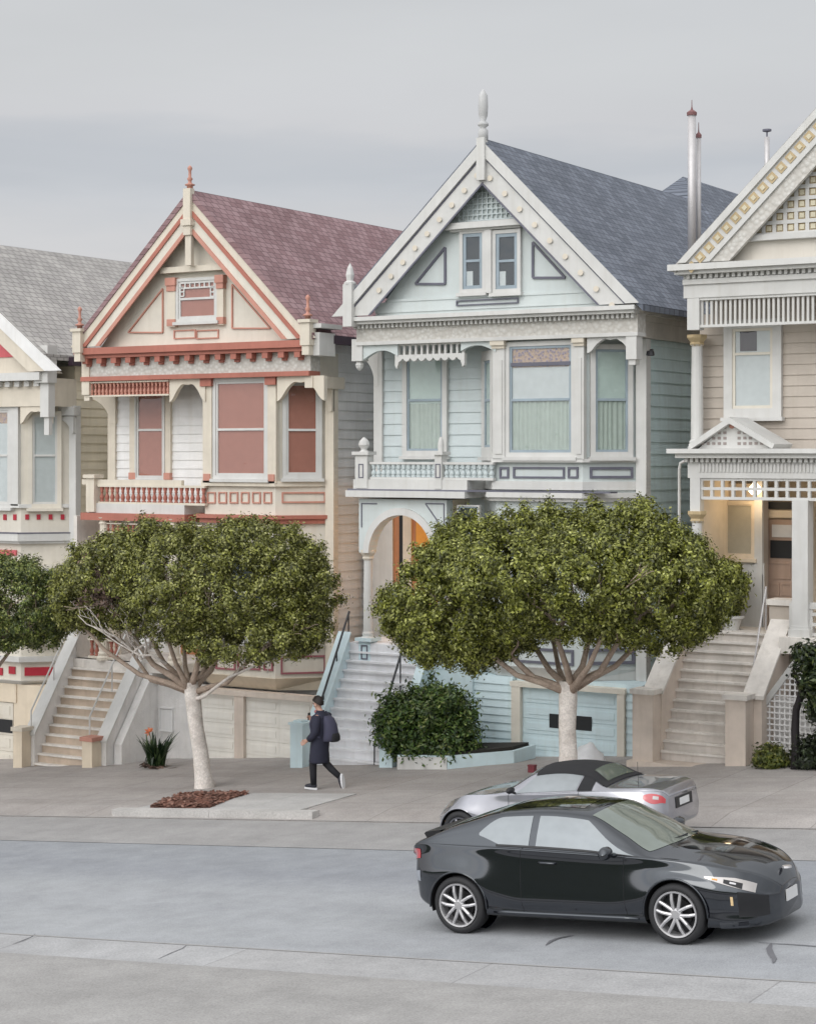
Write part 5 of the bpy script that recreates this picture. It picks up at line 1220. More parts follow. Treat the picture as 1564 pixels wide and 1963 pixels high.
# ================================================================== cars
def pchip(pts):
    X = np.array([p[0] for p in pts], float); Yv = np.array([p[1] for p in pts], float)
    h = np.diff(X); d = np.diff(Yv)/h; m = np.zeros(len(X)); m[0], m[-1] = d[0], d[-1]
    for i in range(1, len(X)-1):
        if d[i-1]*d[i] > 0:
            w1, w2 = 2*h[i]+h[i-1], h[i]+2*h[i-1]; m[i] = (w1+w2)/(w1/d[i-1]+w2/d[i])
    def f(x):
        x = min(max(x, X[0]), X[-1]); i = min(int(np.searchsorted(X, x, 'right'))-1, len(X)-2); t = (x-X[i])/h[i]
        return float((2*t**3-3*t**2+1)*Yv[i]+(t**3-2*t**2+t)*h[i]*m[i]+(-2*t**3+3*t**2)*Yv[i+1]+(t**3-t**2)*h[i]*m[i+1])
    return f
class Car:
    def __init__(s, spec): s.c = {k: pchip(v) for k, v in spec.items()}; s.L = spec['zb'][-1][0]
    def keys(s, x):
        c = {k: f(x) for k, f in s.c.items()}
        zl = c['zb']+(c['zm']-c['zb'])*.5
        zg = c['zsh']+(c['zre']-c['zsh'])*.06; wg = c['wsh']-.018-(c['wsh']-c['wr'])*.05
        p8 = ((wg+c['wr'])/2+.018, (zg+c['zre'])/2)
        return [(0, c['zb']), (c['ws']*.86, c['zb']), (c['ws'], c['zb']+.05), (c['ws']*.45+c['wm']*.55-.008, zl), (c['wm'], c['zm']), (c['wm']-.058*c['wm']/.9, max(c['zm']+.03, c['zsh']-.105)), (c['wsh'], c['zsh']), (wg, zg), p8, (c['wr'], c['zre']), (c['wr']*.55, c['zr']-(c['zr']-c['zre'])*.28), (0, c['zr'])]
    def S(s, x, v, off=0.):
        """point on the right-hand half (y < 0); v runs 0..11 from the underside to the roof centre, beyond 11 mirrors"""
        sg = -1
        if v > 11: v, sg = 22-v, 1
        K = s.keys(x); i = min(int(v), 10); t = v-i
        g = lambda j: Vector(K[min(max(j, 0), 11)]) if j <= 11 else Vector((-K[10][0], K[10][1]))
        p0, p1, p2, p3 = g(i-1), g(i), g(i+1), g(i+2)
        if i == 0: p0 = Vector((-p2.x, p2.y))
        k = .5
        q = p1+(p2-p0)*.5*t+(p0*2-p1*5+p2*4-p3)*.5*t*t+(-p0+p1*3-p2*3+p3)*.5*t**3
        q = p1.lerp(p2, t)*.35+q*.65
        P_ = Vector((x, sg*q.x, q.y))
        if off:
            e = .01
            a = s.S(min(x+e, s.L), v)-s.S(max(x-e, 0), v); b = s.S(x, min(v+.05, 11))-s.S(x, max(v-.05, 0))
            n = a.cross(b); n.normalize(); c = Vector((x, 0, .55))
            if sg == 1: n = Vector((n.x, -n.y, n.z))
            if n.dot(P_-c) < 0: n = -n
            P_ = P_+n*off
        return P_
    def body(s, nx=240, sub=10):
        xs = [s.L*(.5-.5*math.cos(math.pi*i/nx))*.6+s.L*i/nx*.4 for i in range(nx+1)]
        nv = 11*sub; vs = []; fs = []
        for x in xs:
            for j in range(nv+1): vs.append(s.S(x, j/sub))
            for j in range(nv-1, 0, -1): p = s.S(x, j/sub); vs.append(Vector((p.x, -p.y, p.z)))
        n = 2*nv
        for i in range(nx):
            for k in range(n): fs.append((i*n+k, i*n+(k+1) % n, (i+1)*n+(k+1) % n, (i+1)*n+k))
        fs += [tuple(range(n)), tuple(range((nx+1)*n-1, nx*n-1, -1))]
        m = MB(); m.add(vs, fs); return m
    def patch(s, f, nt=24, ns=8, off=.004, thick=.0):
        """f(t, q) -> (x, v)"""
        vs = []; fs = []
        for i in range(nt+1):
            for j in range(ns+1): vs.append(s.S(*f(i/nt, j/ns), off))
        for i in range(nt):
            for j in range(ns): a = i*(ns+1)+j; fs.append((a, a+ns+1, a+ns+2, a+1))
        return vs, fs
def mirrored(vs): return [Vector((v.x, -v.y, v.z)) for v in vs]
def wheel(par, x, sgn, yo, r, rr, w, rimm, spokes=5, double=True, rot=0., name='wheel'):
    c = Vector((x, sgn*(yo-w/2), r)); R_ = r
    W = thing(name, None, None, (0, 0, 0)); W.parent = par; ORG[W.name] = Vector()
    o = sgn
    def prof(m, pr, n=40, mi=0):
        vs = []; fs = []
        for (q, h) in pr:
            for k in range(n): a = 2*math.pi*k/n; vs.append(c+Vector((q*math.cos(a), o*h, q*math.sin(a))))
        for i in range(len(pr)-1):
            for k in range(n): fs.append((i*n+k, i*n+(k+1) % n, (i+1)*n+(k+1) % n, (i+1)*n+k))
        m.add(vs, fs, mi)
    m = MB(); prof(m, [(rr, -w/2), (r-.03, -w/2), (r, -w/2+.03), (r, w/2-.03), (r-.012, w/2-.012), (r-.04, w/2+.004), (rr+.012, w/2+.002), (rr, w/2-.012), (rr, -w/2)])
    m.build('tyre', TYRE, W, smooth=True)
    m = MB(); prof(m, [(rr-.001, -w/2), (rr-.001, w/2-.01), (rr-.004, w/2+.006), (rr-.022, w/2+.002), (rr-.03, w/2-.03), (rr-.03, -w/2), (rr-.001, -w/2)])
    h0 = w/2-.004
    prof(m, [(0, h0+.008), (.045, h0+.006), (.065, h0-.01), (.065, h0-.05), (0, h0-.05)], 20)
    for k in range(spokes):
        for s2 in ((-1, 1) if double else (0,)):
            a = rot+2*math.pi*k/spokes
            def pt(rad, lat, d): 
                return c+Vector((math.cos(a)*rad-math.sin(a)*lat, o*d, math.sin(a)*rad+math.cos(a)*lat))
            l0, l1, hw0, hw1 = s2*.024, s2*.052, .018, .014
            if not double: hw0, hw1 = .035, .022
            r0_, rm, r1_ = .04, rr*.6, rr-.02
            q = [(r0_, l0, hw0, h0), (rm, s2*.046, .016, h0+.004), (r1_, l1, hw1, h0-.008)]
            vs = []
            for rad, lat, hw, d in q: vs += [pt(rad, lat-hw, d-.002), pt(rad, lat, d+.005), pt(rad, lat+hw, d-.002), pt(rad, lat+hw, d-.03), pt(rad, lat-hw, d-.03)]
            fs = []
            for i in range(2):
                for j in range(5): fs.append((i*5+j, i*5+(j+1) % 5, (i+1)*5+(j+1) % 5, (i+1)*5+j))
            m.add(vs, fs)
    m.build('rim', rimm, W)
    m = MB(); prof(m, [(0, -.02), (rr-.03, -.02), (rr-.03, -.04), (0, -.04)], 24); prof(m, [(.05, .01), (rr*.62, .01), (rr*.62, -.02), (.05, -.02)], 24, 0); m.build('brake_disc', simple('dark_disc', (.03, .03, .032), .5, metal=.4), W)
    return W
def cut_arches(o, spots, r, yin, dark, c):
    """opens the wheel arches: faces inside each circle go, the rim of the hole is pulled onto the circle, a dark liner fills it"""
    bm = bmesh.new(); bm.from_mesh(o.data)
    for (x, z) in spots:
        ins = {v for v in bm.verts if abs(v.co.y) > yin and (v.co.x-x)**2+(v.co.z-z)**2 < r*r and v.co.z < z+r}
        dele = [f for f in bm.faces if all(v in ins for v in f.verts)]
        bmesh.ops.delete(bm, geom=dele, context='FACES')
        for v in bm.verts:
            if abs(v.co.y) > yin and v.is_valid:
                d = Vector((v.co.x-x, v.co.z-z))
                if d.length < r and d.length > 1e-4 and any(e.is_boundary for e in v.link_edges):
                    d = d.normalized()*r; v.co.x, v.co.z = x+d.x, z+d.y
    bmesh.ops.delete(bm, geom=[v for v in bm.verts if not v.link_faces], context='VERTS')
    bm.to_mesh(o.data); bm.free()
    o.data.polygons.foreach_set('use_smooth', [True]*len(o.data.polygons))
    for (x, z) in spots:
        for s_ in (-1, 1):
            n = 40; m = MB(); vs = []
            for k in range(n+1):
                a = -.25+(math.pi+.5)*k/n; px_, pz_ = x+r*math.cos(a), z+r*math.sin(a)
                vs += [(px_, s_*yin, pz_), (px_, s_*(c['yo']-.03), pz_)]
            m.add(vs, [(2*k, 2*k+1, 2*k+3, 2*k+2) for k in range(n)])
            m.add([(x+r*math.cos(-.25+(math.pi+.5)*k/n), s_*yin, z+r*math.sin(-.25+(math.pi+.5)*k/n)) for k in range(n+1)], [tuple(range(n+1))])
            m.build('wheel_well', dark, o.parent, recalc=False)
            rim = MB(); rim.tube([(x+(r+.004)*math.cos(a), s_*(c['yo']-.012+.0), z+(r+.004)*math.sin(a)) for a in np.linspace(-.1, math.pi+.1, 28)], .012, 6); rim.build('arch_lip', c['mat'], o.parent, smooth=True)
TYRE = simple('tyre_rubber', (.022, .022, .024), .7)
RIM = simple('silver_alloy', (.55, .54, .55), .3, metal=.6)
RIMD = simple('dark_alloy', (.2, .2, .22), .35, metal=.6)
BLK = simple('black_car_paint', (.004, .0045, .008), .06, spec=.5); BLK.node_tree.nodes['Principled BSDF'].inputs['IOR'].default_value = 1.95; BLK.node_tree.nodes['Principled BSDF'].inputs['Specular Tint'].default_value = (.9, .95, 1, 1)
SLV = simple('silver_car_paint', (.33, .33, .36), .22, metal=.6, spec=.6, coat=1.)
CG = simple('car_glass', (.27, .29, .30), .06, metal=.55, spec=1.)
CG2 = simple('windscreen_glass', (.22, .25, .22), .05, metal=.45, spec=1.)
TRIM = simple('black_trim', (.012, .012, .014), .45)
WELL = simple('wheel_well', (.006, .006, .007), .9)
HEADL = simple('headlight_glass', (.46, .43, .41), .1, metal=.5, spec=1., coat=1.)
AMB = simple('amber_reflector', (.8, .33, .05), .3)
REDL = simple('tail_light_red', (.5, .02, .03), .15, spec=.9, coat=1.)
PLATE = simple('number_plate', (.7, .7, .7), .45)
SOFT = simple('black_soft_top', (.014, .014, .016), .85)
def black_coupe():
    spec = dict(
        zb=[(0, .40), (.1, .32), (.5, .24), (1.3, .2), (3.3, .19), (4.0, .17), (4.3, .17), (4.42, .2)],
        ws=[(0, .5), (.05, .60), (.15, .72), (.4, .83), (.8, .875), (2, .865), (3.5, .88), (3.9, .85), (4.15, .76), (4.3, .62), (4.38, .46), (4.42, .3)],
        wm=[(0, .5), (.05, .64), (.18, .78), (.45, .878), (.85, .905), (1.6, .885), (2.6, .885), (3.4, .905), (3.85, .875), (4.1, .79), (4.28, .64), (4.37, .47), (4.42, .3)],
        zm=[(0, .62), (.3, .66), (.74, .70), (1.2, .5), (1.6, .42), (2.6, .42), (3.0, .48), (3.44, .68), (3.85, .6), (4.2, .54), (4.42, .46)],
        zsh=[(0, .86), (.06, .95), (.3, 1.0), (1, .985), (2.5, .93), (3.2, .9), (3.6, .865), (4.0, .79), (4.25, .7), (4.36, .61), (4.42, .53)],
        wsh=[(0, .58), (.1, .70), (.4, .79), (1, .825), (2.2, .835), (3.2, .83), (3.7, .80), (4.05, .68), (4.27, .5), (4.37, .36), (4.42, .24)],
        wr=[(0, .55), (.1, .64), (.35, .68), (.8, .63), (1.35, .575), (1.9, .565), (2.4, .575), (2.8, .64), (3.12, .715), (3.3, .73), (3.7, .68), (4.05, .56), (4.27, .4), (4.37, .28), (4.42, .2)],
        zre=[(0, .88), (.08, .98), (.3, 1.07), (.8, 1.23), (1.3, 1.335), (1.8, 1.355), (2.3, 1.32), (2.75, 1.12), (3.1, .945), (3.25, .915), (3.7, .875), (4.05, .80), (4.27, .71), (4.37, .62), (4.42, .545)],
        zr=[(0, .89), (.08, 1.0), (.3, 1.1), (.8, 1.275), (1.3, 1.385), (1.8, 1.415), (2.3, 1.39), (2.75, 1.23), (3.15, 1.03), (3.3, .985), (3.7, .935), (4.05, .855), (4.27, .755), (4.37, .65), (4.42, .56)])
    c = Car(spec)
    p = gnd(890, 1788)
    t = thing('car', 'black two-door coupe with silver double-spoke wheels driving along the road', 'car', (0, 0, 0))
    ang = math.atan(GR); rot = Matrix.Rotation(-ang, 4, 'Y')
    loc = Vector((p.x, p.y, gz(p.x)))-(rot @ Vector((.74, -.80, 0)))
    t.location = loc; t.rotation_euler = (0, -ang, 0)
    ORG[t.name] = Vector()
    b = c.body().build('body', BLK, t); cut_arches(b, [(.74, .335), (3.44, .335)], .368, .55, WELL, dict(yo=.905, mat=BLK))
    for x in (.74, 3.44):
        for s_ in (-1, 1): wheel(t, x, s_, .895, .327, .252, .225, RIM, rot=R(90) if x < 2 else R(86))
    def both(nm, f, mt, nt=24, ns=8, off=.004):
        vs, fs = c.patch(f, nt, ns, off)
        MB().add(vs, fs).build(nm, mt, t, smooth=True, recalc=False); MB().add(mirrored(vs), fs).build(nm, mt, t, smooth=True, recalc=False)
    lerp = lambda a, b_, k: a+(b_-a)*k
    xr = lambda q: lerp(1.27, 1.0, min(1, q*1.3)); xf = lambda q: lerp(2.98, 2.36, q)
    B0, B1 = 1.66, 1.75
    both('side_window', lambda u, q: (lerp(xr(q), B0, u), 7.15+q*(1.6-.9*max(0, 1-u*2.2)**2*.9)), CG)
    both('side_window', lambda u, q: (lerp(B1, xf(q), u), 7.15+q*1.6), CG)
    both('window_trim', lambda u, q: (lerp(1.24, 3.02, u), 7.0+q*.15), TRIM, 30, 2, .006)
    def full(nm, f, mt, nt=16, ns=24, off=.004):
        vs, fs = c.patch(f, nt, ns, off); return MB().add(vs, fs).build(nm, mt, t, smooth=True, recalc=False)
    full('windscreen', lambda u, q: (lerp(2.42, 3.10, u)+.16*u*(1-(2*q-1)**2)-.05*(1-u)*(2*q-1)**2, lerp(9.14, 12.86, q)), CG2)
    full('rear_window', lambda u, q: (lerp(.42, 1.2, u), lerp(9.3, 12.7, q)), CG)
    full('sunroof', lambda u, q: (lerp(1.4, 2.2, u), lerp(9.7, 12.3, q)), simple('roof_glass', (.01, .011, .013), .04, spec=1., coat=1.), off=.003)
    both('headlight', lambda u, q: (lerp(3.78, 4.27, u), lerp(4.85-.6*u, 5.0+.35*min(1, u*1.6), q)), HEADL, 16, 6, .006)
    both('lamp_housing', lambda u, q: (lerp(3.98, 4.16, u), lerp(4.72-.3*u, 5.06, q)), TRIM, 8, 5, .009)
    both('lamp_lens', lambda u, q: (lerp(4.04, 4.1, u), lerp(4.76, 4.94, q)), RIM, 6, 5, .012)
    both('side_marker', lambda u, q: (lerp(3.86, 3.92, u), lerp(4.84, 4.98, q)), AMB, 3, 3, .009)
    both('bumper_reflector', lambda u, q: (lerp(4.05, 4.075, u), lerp(3.3, 3.75, q)), simple('pale_amber', (.75, .55, .3), .3), 3, 5, .006)
    both('tail_light', lambda u, q: (lerp(.015, .2, u), lerp(4.75, 5.85-.5*u, q)), REDL, 8, 5, .006)
    both('rear_reflector', lambda u, q: (lerp(.06, .2, u), lerp(3.6, 4.2, q)), simple('grey_reflector', (.3, .32, .36), .2, spec=1.), 6, 4, .004)
    both('air_intake', lambda u, q: (lerp(4.12, 4.36, u), lerp(2.6, 4.1, q)), TRIM, 8, 6, .004)
    for s_ in (-1, 1):
        m = MB(); m.add(*((lambda a: (a.v, a.f))(MB().lathe((0, 0, 0), [(.0, -.11), (.05, -.1), (.075, -.05), (.08, .03), (.06, .09), (0, .1)], 14))))
        m.v = [(2.72+v[0]*.85, s_*(1.0+v[2]*1.), .985+v[1]*.9) for v in m.v]
        mo = m.build('mirror', BLK, t, smooth=True)
        MB().tube([(2.74, s_*.82, .93), (2.73, s_*.93, .955)], .03, 8).build('mirror_arm', BLK, mo)
        y = abs(c.S(1.9, 5.0).y)
        MB().tube([(1.80, s_*(y+.004), .83), (1.83, s_*(y+.028), .832), (1.98, s_*(y+.028), .828), (2.01, s_*(y+.004), .826)], .013, 8).build('door_handle', BLK, t, smooth=True)
        m = MB().tube([(x, -s_*(c.S(x, 2.1).y-.008), c.S(x, 2.1).z+.012) for x in np.linspace(1.2, 3.0, 12)], [.012]+[.026]*10+[.012], 10); m.build('side_skirt', BLK, t, smooth=True)
        pts = [c.S(x, 2.) for x in np.linspace(3.92, 4.2, 12)]
        m = MB(); m.add([(p_.x+dx, -s_*p_.y*(1+e), p_.z+dz) for p_ in pts for dx, e, dz in ((0, 0, .035), (.03, .06, -.0), (.03, .06, -.02), (0, 0, -.03))], [(i*4+j, i*4+j+1, i*4+j+5, i*4+j+4) for i in range(11) for j in range(3)]); m.build('front_lip', BLK, t, recalc=False)
        for xs in (1.58, 2.86):
            MB().tube([c.S(xs+.02*math.sin(v), v, .001) if s_ < 0 else Vector((1, -1, 1))*c.S(xs+.02*math.sin(v), v, .001) for v in np.linspace(2.3, 7, 14)], .003, 4).build('door_seam', TRIM, t)
    MB().xyz(4.425, 4.44, -.16, .16, .36, .48).build('number_plate', PLATE, t)
    MB().lathe((4.40, 0, .66), [(.0, .05), (.05, .05), (.055, .03), (0, .02)], 14).build('badge', RIM, t)
    m = MB(); m.add([(x, y, z) for y in np.linspace(-.52, .52, 9) for x, z in ((.16, 1.03), (.1+.1*abs(y)**2, 1.075), (.12+.1*abs(y)**2, 1.095), (.36, 1.12), (.34, 1.09))], [(i*5+j, i*5+j+1, i*5+j+6, i*5+j+5) for i in range(8) for j in range(4)]+[(0, 1, 2, 3, 4), (40, 41, 42, 43, 44)]); m.build('spoiler', TRIM, t)
    MB().tube([(3.05, -.45, .99), (3.2, -.1, 1.015), (3.22, .1, 1.02)], .01, 5).tube([(3.08, .1, 1.0), (3.22, .4, 1.0)], .01, 5).build('wiper', TRIM, t)
    return t
black_coupe()
def roadster():
    spec = dict(
        zb=[(0, .38), (.08, .32), (.4, .24), (1, .2), (3, .2), (3.6, .2), (3.9, .22), (3.97, .27)],
        ws=[(0, .52), (.05, .62), (.2, .75), (.5, .82), (1.5, .81), (2.9, .82), (3.4, .8), (3.7, .68), (3.88, .5), (3.97, .28)],
        wm=[(0, .56), (.05, .66), (.2, .78), (.5, .845), (.95, .862), (1.8, .835), (2.6, .84), (3.2, .862), (3.5, .82), (3.75, .69), (3.9, .5), (3.97, .3)],
        zm=[(0, .56), (.4, .6), (.89, .62), (1.4, .44), (2.5, .42), (3.36, .6), (3.7, .5), (3.97, .45)],
        zsh=[(0, .78), (.08, .86), (.4, .90), (1, .895), (2, .85), (2.7, .84), (3.2, .83), (3.5, .75), (3.8, .62), (3.97, .5)],
        wsh=[(0, .50), (.1, .62), (.4, .73), (1, .78), (2, .785), (2.8, .77), (3.25, .74), (3.55, .62), (3.82, .42), (3.97, .24)],
        wr=[(0, .46), (.1, .56), (.4, .64), (.85, .66), (.95, .62), (1.25, .52), (1.7, .49), (2.12, .52), (2.45, .62), (2.62, .68), (2.9, .66), (3.25, .6), (3.55, .48), (3.82, .32), (3.97, .2)],
        zre=[(0, .80), (.08, .89), (.4, .94), (.82, .94), (.95, .965), (1.25, 1.115), (1.7, 1.165), (2.12, 1.13), (2.4, .985), (2.6, .88), (2.9, .85), (3.25, .81), (3.55, .735), (3.82, .61), (3.97, .51)],
        zr=[(0, .81), (.08, .90), (.4, .96), (.82, .965), (.95, 1.0), (1.25, 1.18), (1.7, 1.235), (2.12, 1.2), (2.42, 1.05), (2.64, .925), (2.9, .89), (3.25, .845), (3.55, .765), (3.82, .64), (3.97, .52)])
    c = Car(spec)
    Yc = 24.35; xr_ = at(1337, 1560, 24.65).x
    t = thing('car', 'silver two-seat roadster with black soft top parked at the far kerb behind the black coupe', 'car', (0, 0, 0))
    ang = math.atan(GR)
    t.rotation_euler = (0, ang, math.pi); t.location = (xr_-.03, Yc, gz(xr_-.03, .012)); t.scale = (.95, .95, .95); ORG[t.name] = Vector()
    b = c.body().build('body', SLV, t); cut_arches(b, [(.89, .3), (3.36, .3)], .335, .5, WELL, dict(yo=.85, mat=SLV))
    for x in (.89, 3.36):
        for s_ in (-1, 1): wheel(t, x, s_, .84, .298, .21, .2, RIMD, double=False, rot=R(70))
    lerp = lambda a, b_, k: a+(b_-a)*k
    def both(nm, f, mt, nt=20, ns=8, off=.004):
        vs, fs = c.patch(f, nt, ns, off)
        MB().add(vs, fs).build(nm, mt, t, smooth=True, recalc=False); MB().add(mirrored(vs), fs).build(nm, mt, t, smooth=True, recalc=False)
    def full(nm, f, mt, nt=16, ns=24, off=.004):
        vs, fs = c.patch(f, nt, ns, off); return MB().add(vs, fs).build(nm, mt, t, smooth=True, recalc=False)
    full('soft_top', lambda u, q: (lerp(.9, 2.1, u), lerp(8.7, 13.3, q)), SOFT, 30, 36, .012)
    both('soft_top_side', lambda u, q: (lerp(lerp(1.12, 1.1, q), lerp(1.36, 1.30, q), u), 7.05+q*1.7), SOFT, 6, 8, .008)
    both('side_window', lambda u, q: (lerp(lerp(1.38, 1.32, q), lerp(2.42, 2.1, q), u), 7.1+q*1.62), CG, 20, 8, .005)
    full('rear_window', lambda u, q: (lerp(.98, 1.22, u), lerp(9.6, 12.4, q)), CG2, off=.02)
    full('windscreen', lambda u, q: (lerp(2.17, 2.58, u)+.06*u*(1-(2*q-1)**2), lerp(9.15, 12.85, q)), CG2)
    both('window_frame', lambda u, q: (lerp(2.13, 2.66, u), 8.93+q*.2), SLV, 12, 2, .006)
    both('tail_light', lambda u, q: (lerp(.03, .3, u), 5.2+.5*(2*q-1)*max(.12, math.sin(math.pi*(.12+.8*u)))**.7), REDL, 10, 6, .006)
    both('reversing_light', lambda u, q: (lerp(.1, .17, u), lerp(5.05, 5.4, q)), HEADL, 4, 4, .01)
    both('indicator', lambda u, q: (lerp(3.66, 3.74, u), lerp(3.1, 3.7, q)), AMB, 5, 3, .005)
    both('headlight', lambda u, q: (lerp(3.5, 3.78, u), lerp(5.2, 6.4, q)), HEADL, 8, 6, .005)
    both('rear_reflector', lambda u, q: (lerp(.07, .11, u), lerp(3.2, 3.7, q)), simple('pale_yellow_reflector', (.6, .55, .3), .3), 4, 3, .006)
    MB().xyz(-.02, .0, -.17, .17, .62, .72).build('number_plate', PLATE, t)
    MB().xyz(-.012, .0, -.3, .3, .59, .75).build('plate_recess', TRIM, t)
    for s_ in (-1, 1):
        m = MB().lathe((0, 0, 0), [(.0, -.08), (.04, -.075), (.06, -.03), (.06, .03), (.04, .07), (0, .08)], 12)
        m.v = [(2.38+v[0]*.8, s_*(.92+v[2]*1.2), .93+v[1]*.8) for v in m.v]; mo = m.build('mirror', TRIM, t, smooth=True)
        MB().tube([(2.38, s_*.78, .87), (2.38, s_*.88, .9)], .02, 6).build('mirror_arm', TRIM, mo)
        for xs in (1.32, 2.5):
            MB().tube([c.S(xs, v, .001) if s_ < 0 else Vector((1, -1, 1))*c.S(xs, v, .001) for v in np.linspace(2.3, 7, 14)], .004, 4).build('door_seam', TRIM, t)
        y = abs(c.S(1.55, 5.6).y); MB().tube([(1.45, s_*y, .78), (1.48, s_*(y+.02), .78), (1.6, s_*(y+.02), .78), (1.63, s_*y, .78)], .01, 6).build('door_handle', SLV, t)
    MB().tube([(.45, .55, .93), (.43, .56, 1.3)], .004, 5).build('aerial', TRIM, t)
    return t
roadster()
# ================================================================== the person
def person():
    o = gnd(600, 1513, .12)
    base = Vector((o.x+.13, o.y, gz(o.x+.13, .12)))
    t = thing('person', 'person in a long navy coat and white-soled shoes walking left with a phone raised', 'person', base)
    SKIN = simple('skin', (.55, .33, .25), .5); HAIR = simple('dark_brown_hair', (.018, .011, .009), .6)
    COAT = simple('navy_coat', (.022, .023, .042), .85); TROU = simple('black_trousers', (.012, .012, .016), .85); SOLE = simple('white_sole', (.65, .65, .66), .6); SHOE = simple('dark_shoe', (.02, .02, .03), .6)
    J = {}; E = []; V = []; Rr = []
    def j(n, x, y, z, r, par=None):
        J[n] = len(V); V.append((x, y, z)); Rr.append(r)
        if par: E.append((J[par], J[n]))
    j('pelvis', .03, 0, .88, .13); j('waist', .05, 0, 1.02, .125, 'pelvis'); j('chest', .06, 0, 1.24, .14, 'waist'); j('neck0', .045, 0, 1.40, .07, 'chest'); j('neck', .02, 0, 1.45, .05, 'neck0'); j('jaw', -.025, 0, 1.50, .062, 'neck'); j('skull', -.03, 0, 1.58, .082, 'jaw'); j('crown', -.02, 0, 1.63, .06, 'skull')
    for s_, nm in ((-1, 'a'), (1, 'b')):
        j('hip'+nm, .03, s_*.09, .84, .095, 'pelvis')
        j('sh'+nm, .06, s_*.17, 1.35, .06, 'chest')
    j('kna', -.07, -.09, .46, .06, 'hipa'); j('caa', -.065, -.09, .3, .052, 'kna'); j('ana', -.055, -.09, .09, .038, 'caa'); j('toa', -.18, -.09, .045, .035, 'ana')
    j('knb', .10, .09, .47, .06, 'hipb'); j('cab', .22, .09, .37, .052, 'knb'); j('anb', .4, .09, .24, .038, 'cab'); j('tob', .425, .09, .12, .035, 'anb')
    j('ela', .09, -.24, 1.1, .043, 'sha'); j('wra', -.06, -.25, .93, .03, 'ela'); j('haa', -.13, -.24, .9, .032, 'wra')
    j('elb', .0, .26, 1.12, .043, 'shb'); j('wrb', -.19, .14, 1.2, .03, 'elb'); j('hab', -.235, .11, 1.24, .032, 'wrb')
    def hand(nm, dirn, side):
        d = Vector(dirn).normalized(); u = Vector((0, 0, 1)); sd = d.cross(u).normalized(); u = sd.cross(d)
        p = Vector(V[J[nm]])
        for k, (f, l) in enumerate(((-.03, .075), (-.01, .085), (.01, .08), (.03, .065))):
            q = p+u*f+d*.03; a = nm+'f%d' % k; j(a+'0', *q, .011, nm); q2 = q+d*l*.5+sd*.012*side; j(a+'1', *q2, .0095, a+'0'); q3 = q2+d*l*.4+sd*.03*side; j(a+'2', *q3, .008, a+'1')
        q = p+u*.03+sd*.02*side; j(nm+'t0', *q, .012, nm); q2 = q+d*.035+sd*.03*side+u*.015; j(nm+'t1', *q2, .0095, nm+'t0')
    hand('haa', (-.8, 0, -.6), -1); hand('hab', (-.6, -.2, .8), -1)
    me = bpy.data.meshes.new('body'); me.from_pydata(V, E, []); b = bpy.data.objects.new('body', me); col.objects.link(b)
    md = b.modifiers.new('skin', 'SKIN'); sk = me.skin_vertices[0].data
    for i, r in enumerate(Rr): sk[i].radius = (r, r)
    sk[0].use_root = True
    b.modifiers.new('sub', 'SUBSURF').levels = 2
    dg = bpy.context.evaluated_depsgraph_get(); dg.update()
    nm = bpy.data.meshes.new_from_object(b.evaluated_get(dg)); b.modifiers.clear(); b.data = nm
    nm.materials.clear(); nm.materials.append(SKIN); nm.polygons.foreach_set('use_smooth', [True]*len(nm.polygons))
    b.parent = t; ORG[b.name] = Vector(); ORG[t.name] = Vector()
    def loft(m, rings, n=16, close=True):
        vs = []; fs = []
        for (x, y, z, rx, ry) in rings:
            for k in range(n): a = 2*math.pi*k/n; vs.append((x+rx*math.cos(a), y+ry*math.sin(a), z))
        for i in range(len(rings)-1):
            for k in range(n): fs.append((i*n+k, i*n+(k+1) % n, (i+1)*n+(k+1) % n, (i+1)*n+k))
        if close: fs += [tuple(range(n)), tuple(range(len(vs)-1, len(vs)-n-1, -1))]
        m.add(vs, fs)
    m = MB(); loft(m, [(.0, 0, .49, .17, .19), (.0, 0, .52, .175, .195), (.01, 0, .7, .165, .2), (.025, 0, .86, .16, .2), (.04, 0, 1.0, .15, .195), (.055, 0, 1.18, .155, .205), (.06, 0, 1.3, .145, .2), (.055, 0, 1.38, .11, .16), (.035, 0, 1.425, .075, .09), (.03, 0, 1.45, .075, .08)])
    for pts, rr in (([(.06, -.17, 1.35), (.085, -.225, 1.22), (.09, -.24, 1.1), (.02, -.245, 1.0), (-.06, -.25, .93)], [.09, .088, .078, .066, .055]), ([(.06, .17, 1.35), (.03, .23, 1.22), (.0, .26, 1.12), (-.1, .2, 1.16), (-.19, .14, 1.2)], [.09, .086, .078, .066, .05])): m.tube(pts, rr, 12)
    m.build('coat', COAT, t, smooth=True)
    m = MB()
    m.tube([(.03, -.09, .8), (-.02, -.09, .62), (-.07, -.09, .46), (-.065, -.09, .3), (-.055, -.09, .085)], [.1, .085, .072, .064, .056], 12)
    m.tube([(.03, .09, .8), (.07, .09, .62), (.10, .09, .47), (.22, .09, .37), (.4, .09, .245)], [.1, .085, .072, .064, .052], 12)
    m.build('trousers', TROU, t, smooth=True)
    for k, (an, to) in enumerate((((-.05, -.09, .07), (-.2, -.09, .05)), ((.405, .09, .235), (.44, .09, .08)))):
        a, c_ = Vector(an), Vector(to); d = (c_-a).normalized(); upv = Vector((0, 1, 0)).cross(d); 
        if k == 0: upv = Vector((0, 0, 1)); d = Vector((-1, 0, 0))
        else: upv = Vector((-.9, 0, .1)).normalized(); d = Vector((.15, 0, -1)).normalized()
        m1 = MB(); m1.tube([a-d*.05+upv*.0, a, a+d*.09-upv*.01, a+d*.17-upv*.025, a+d*.195-upv*.03], [.03, .05, .045, .036, .015], 10); s_ = m1.build('shoe', SHOE, t, smooth=True)
        n = 14; bot = []
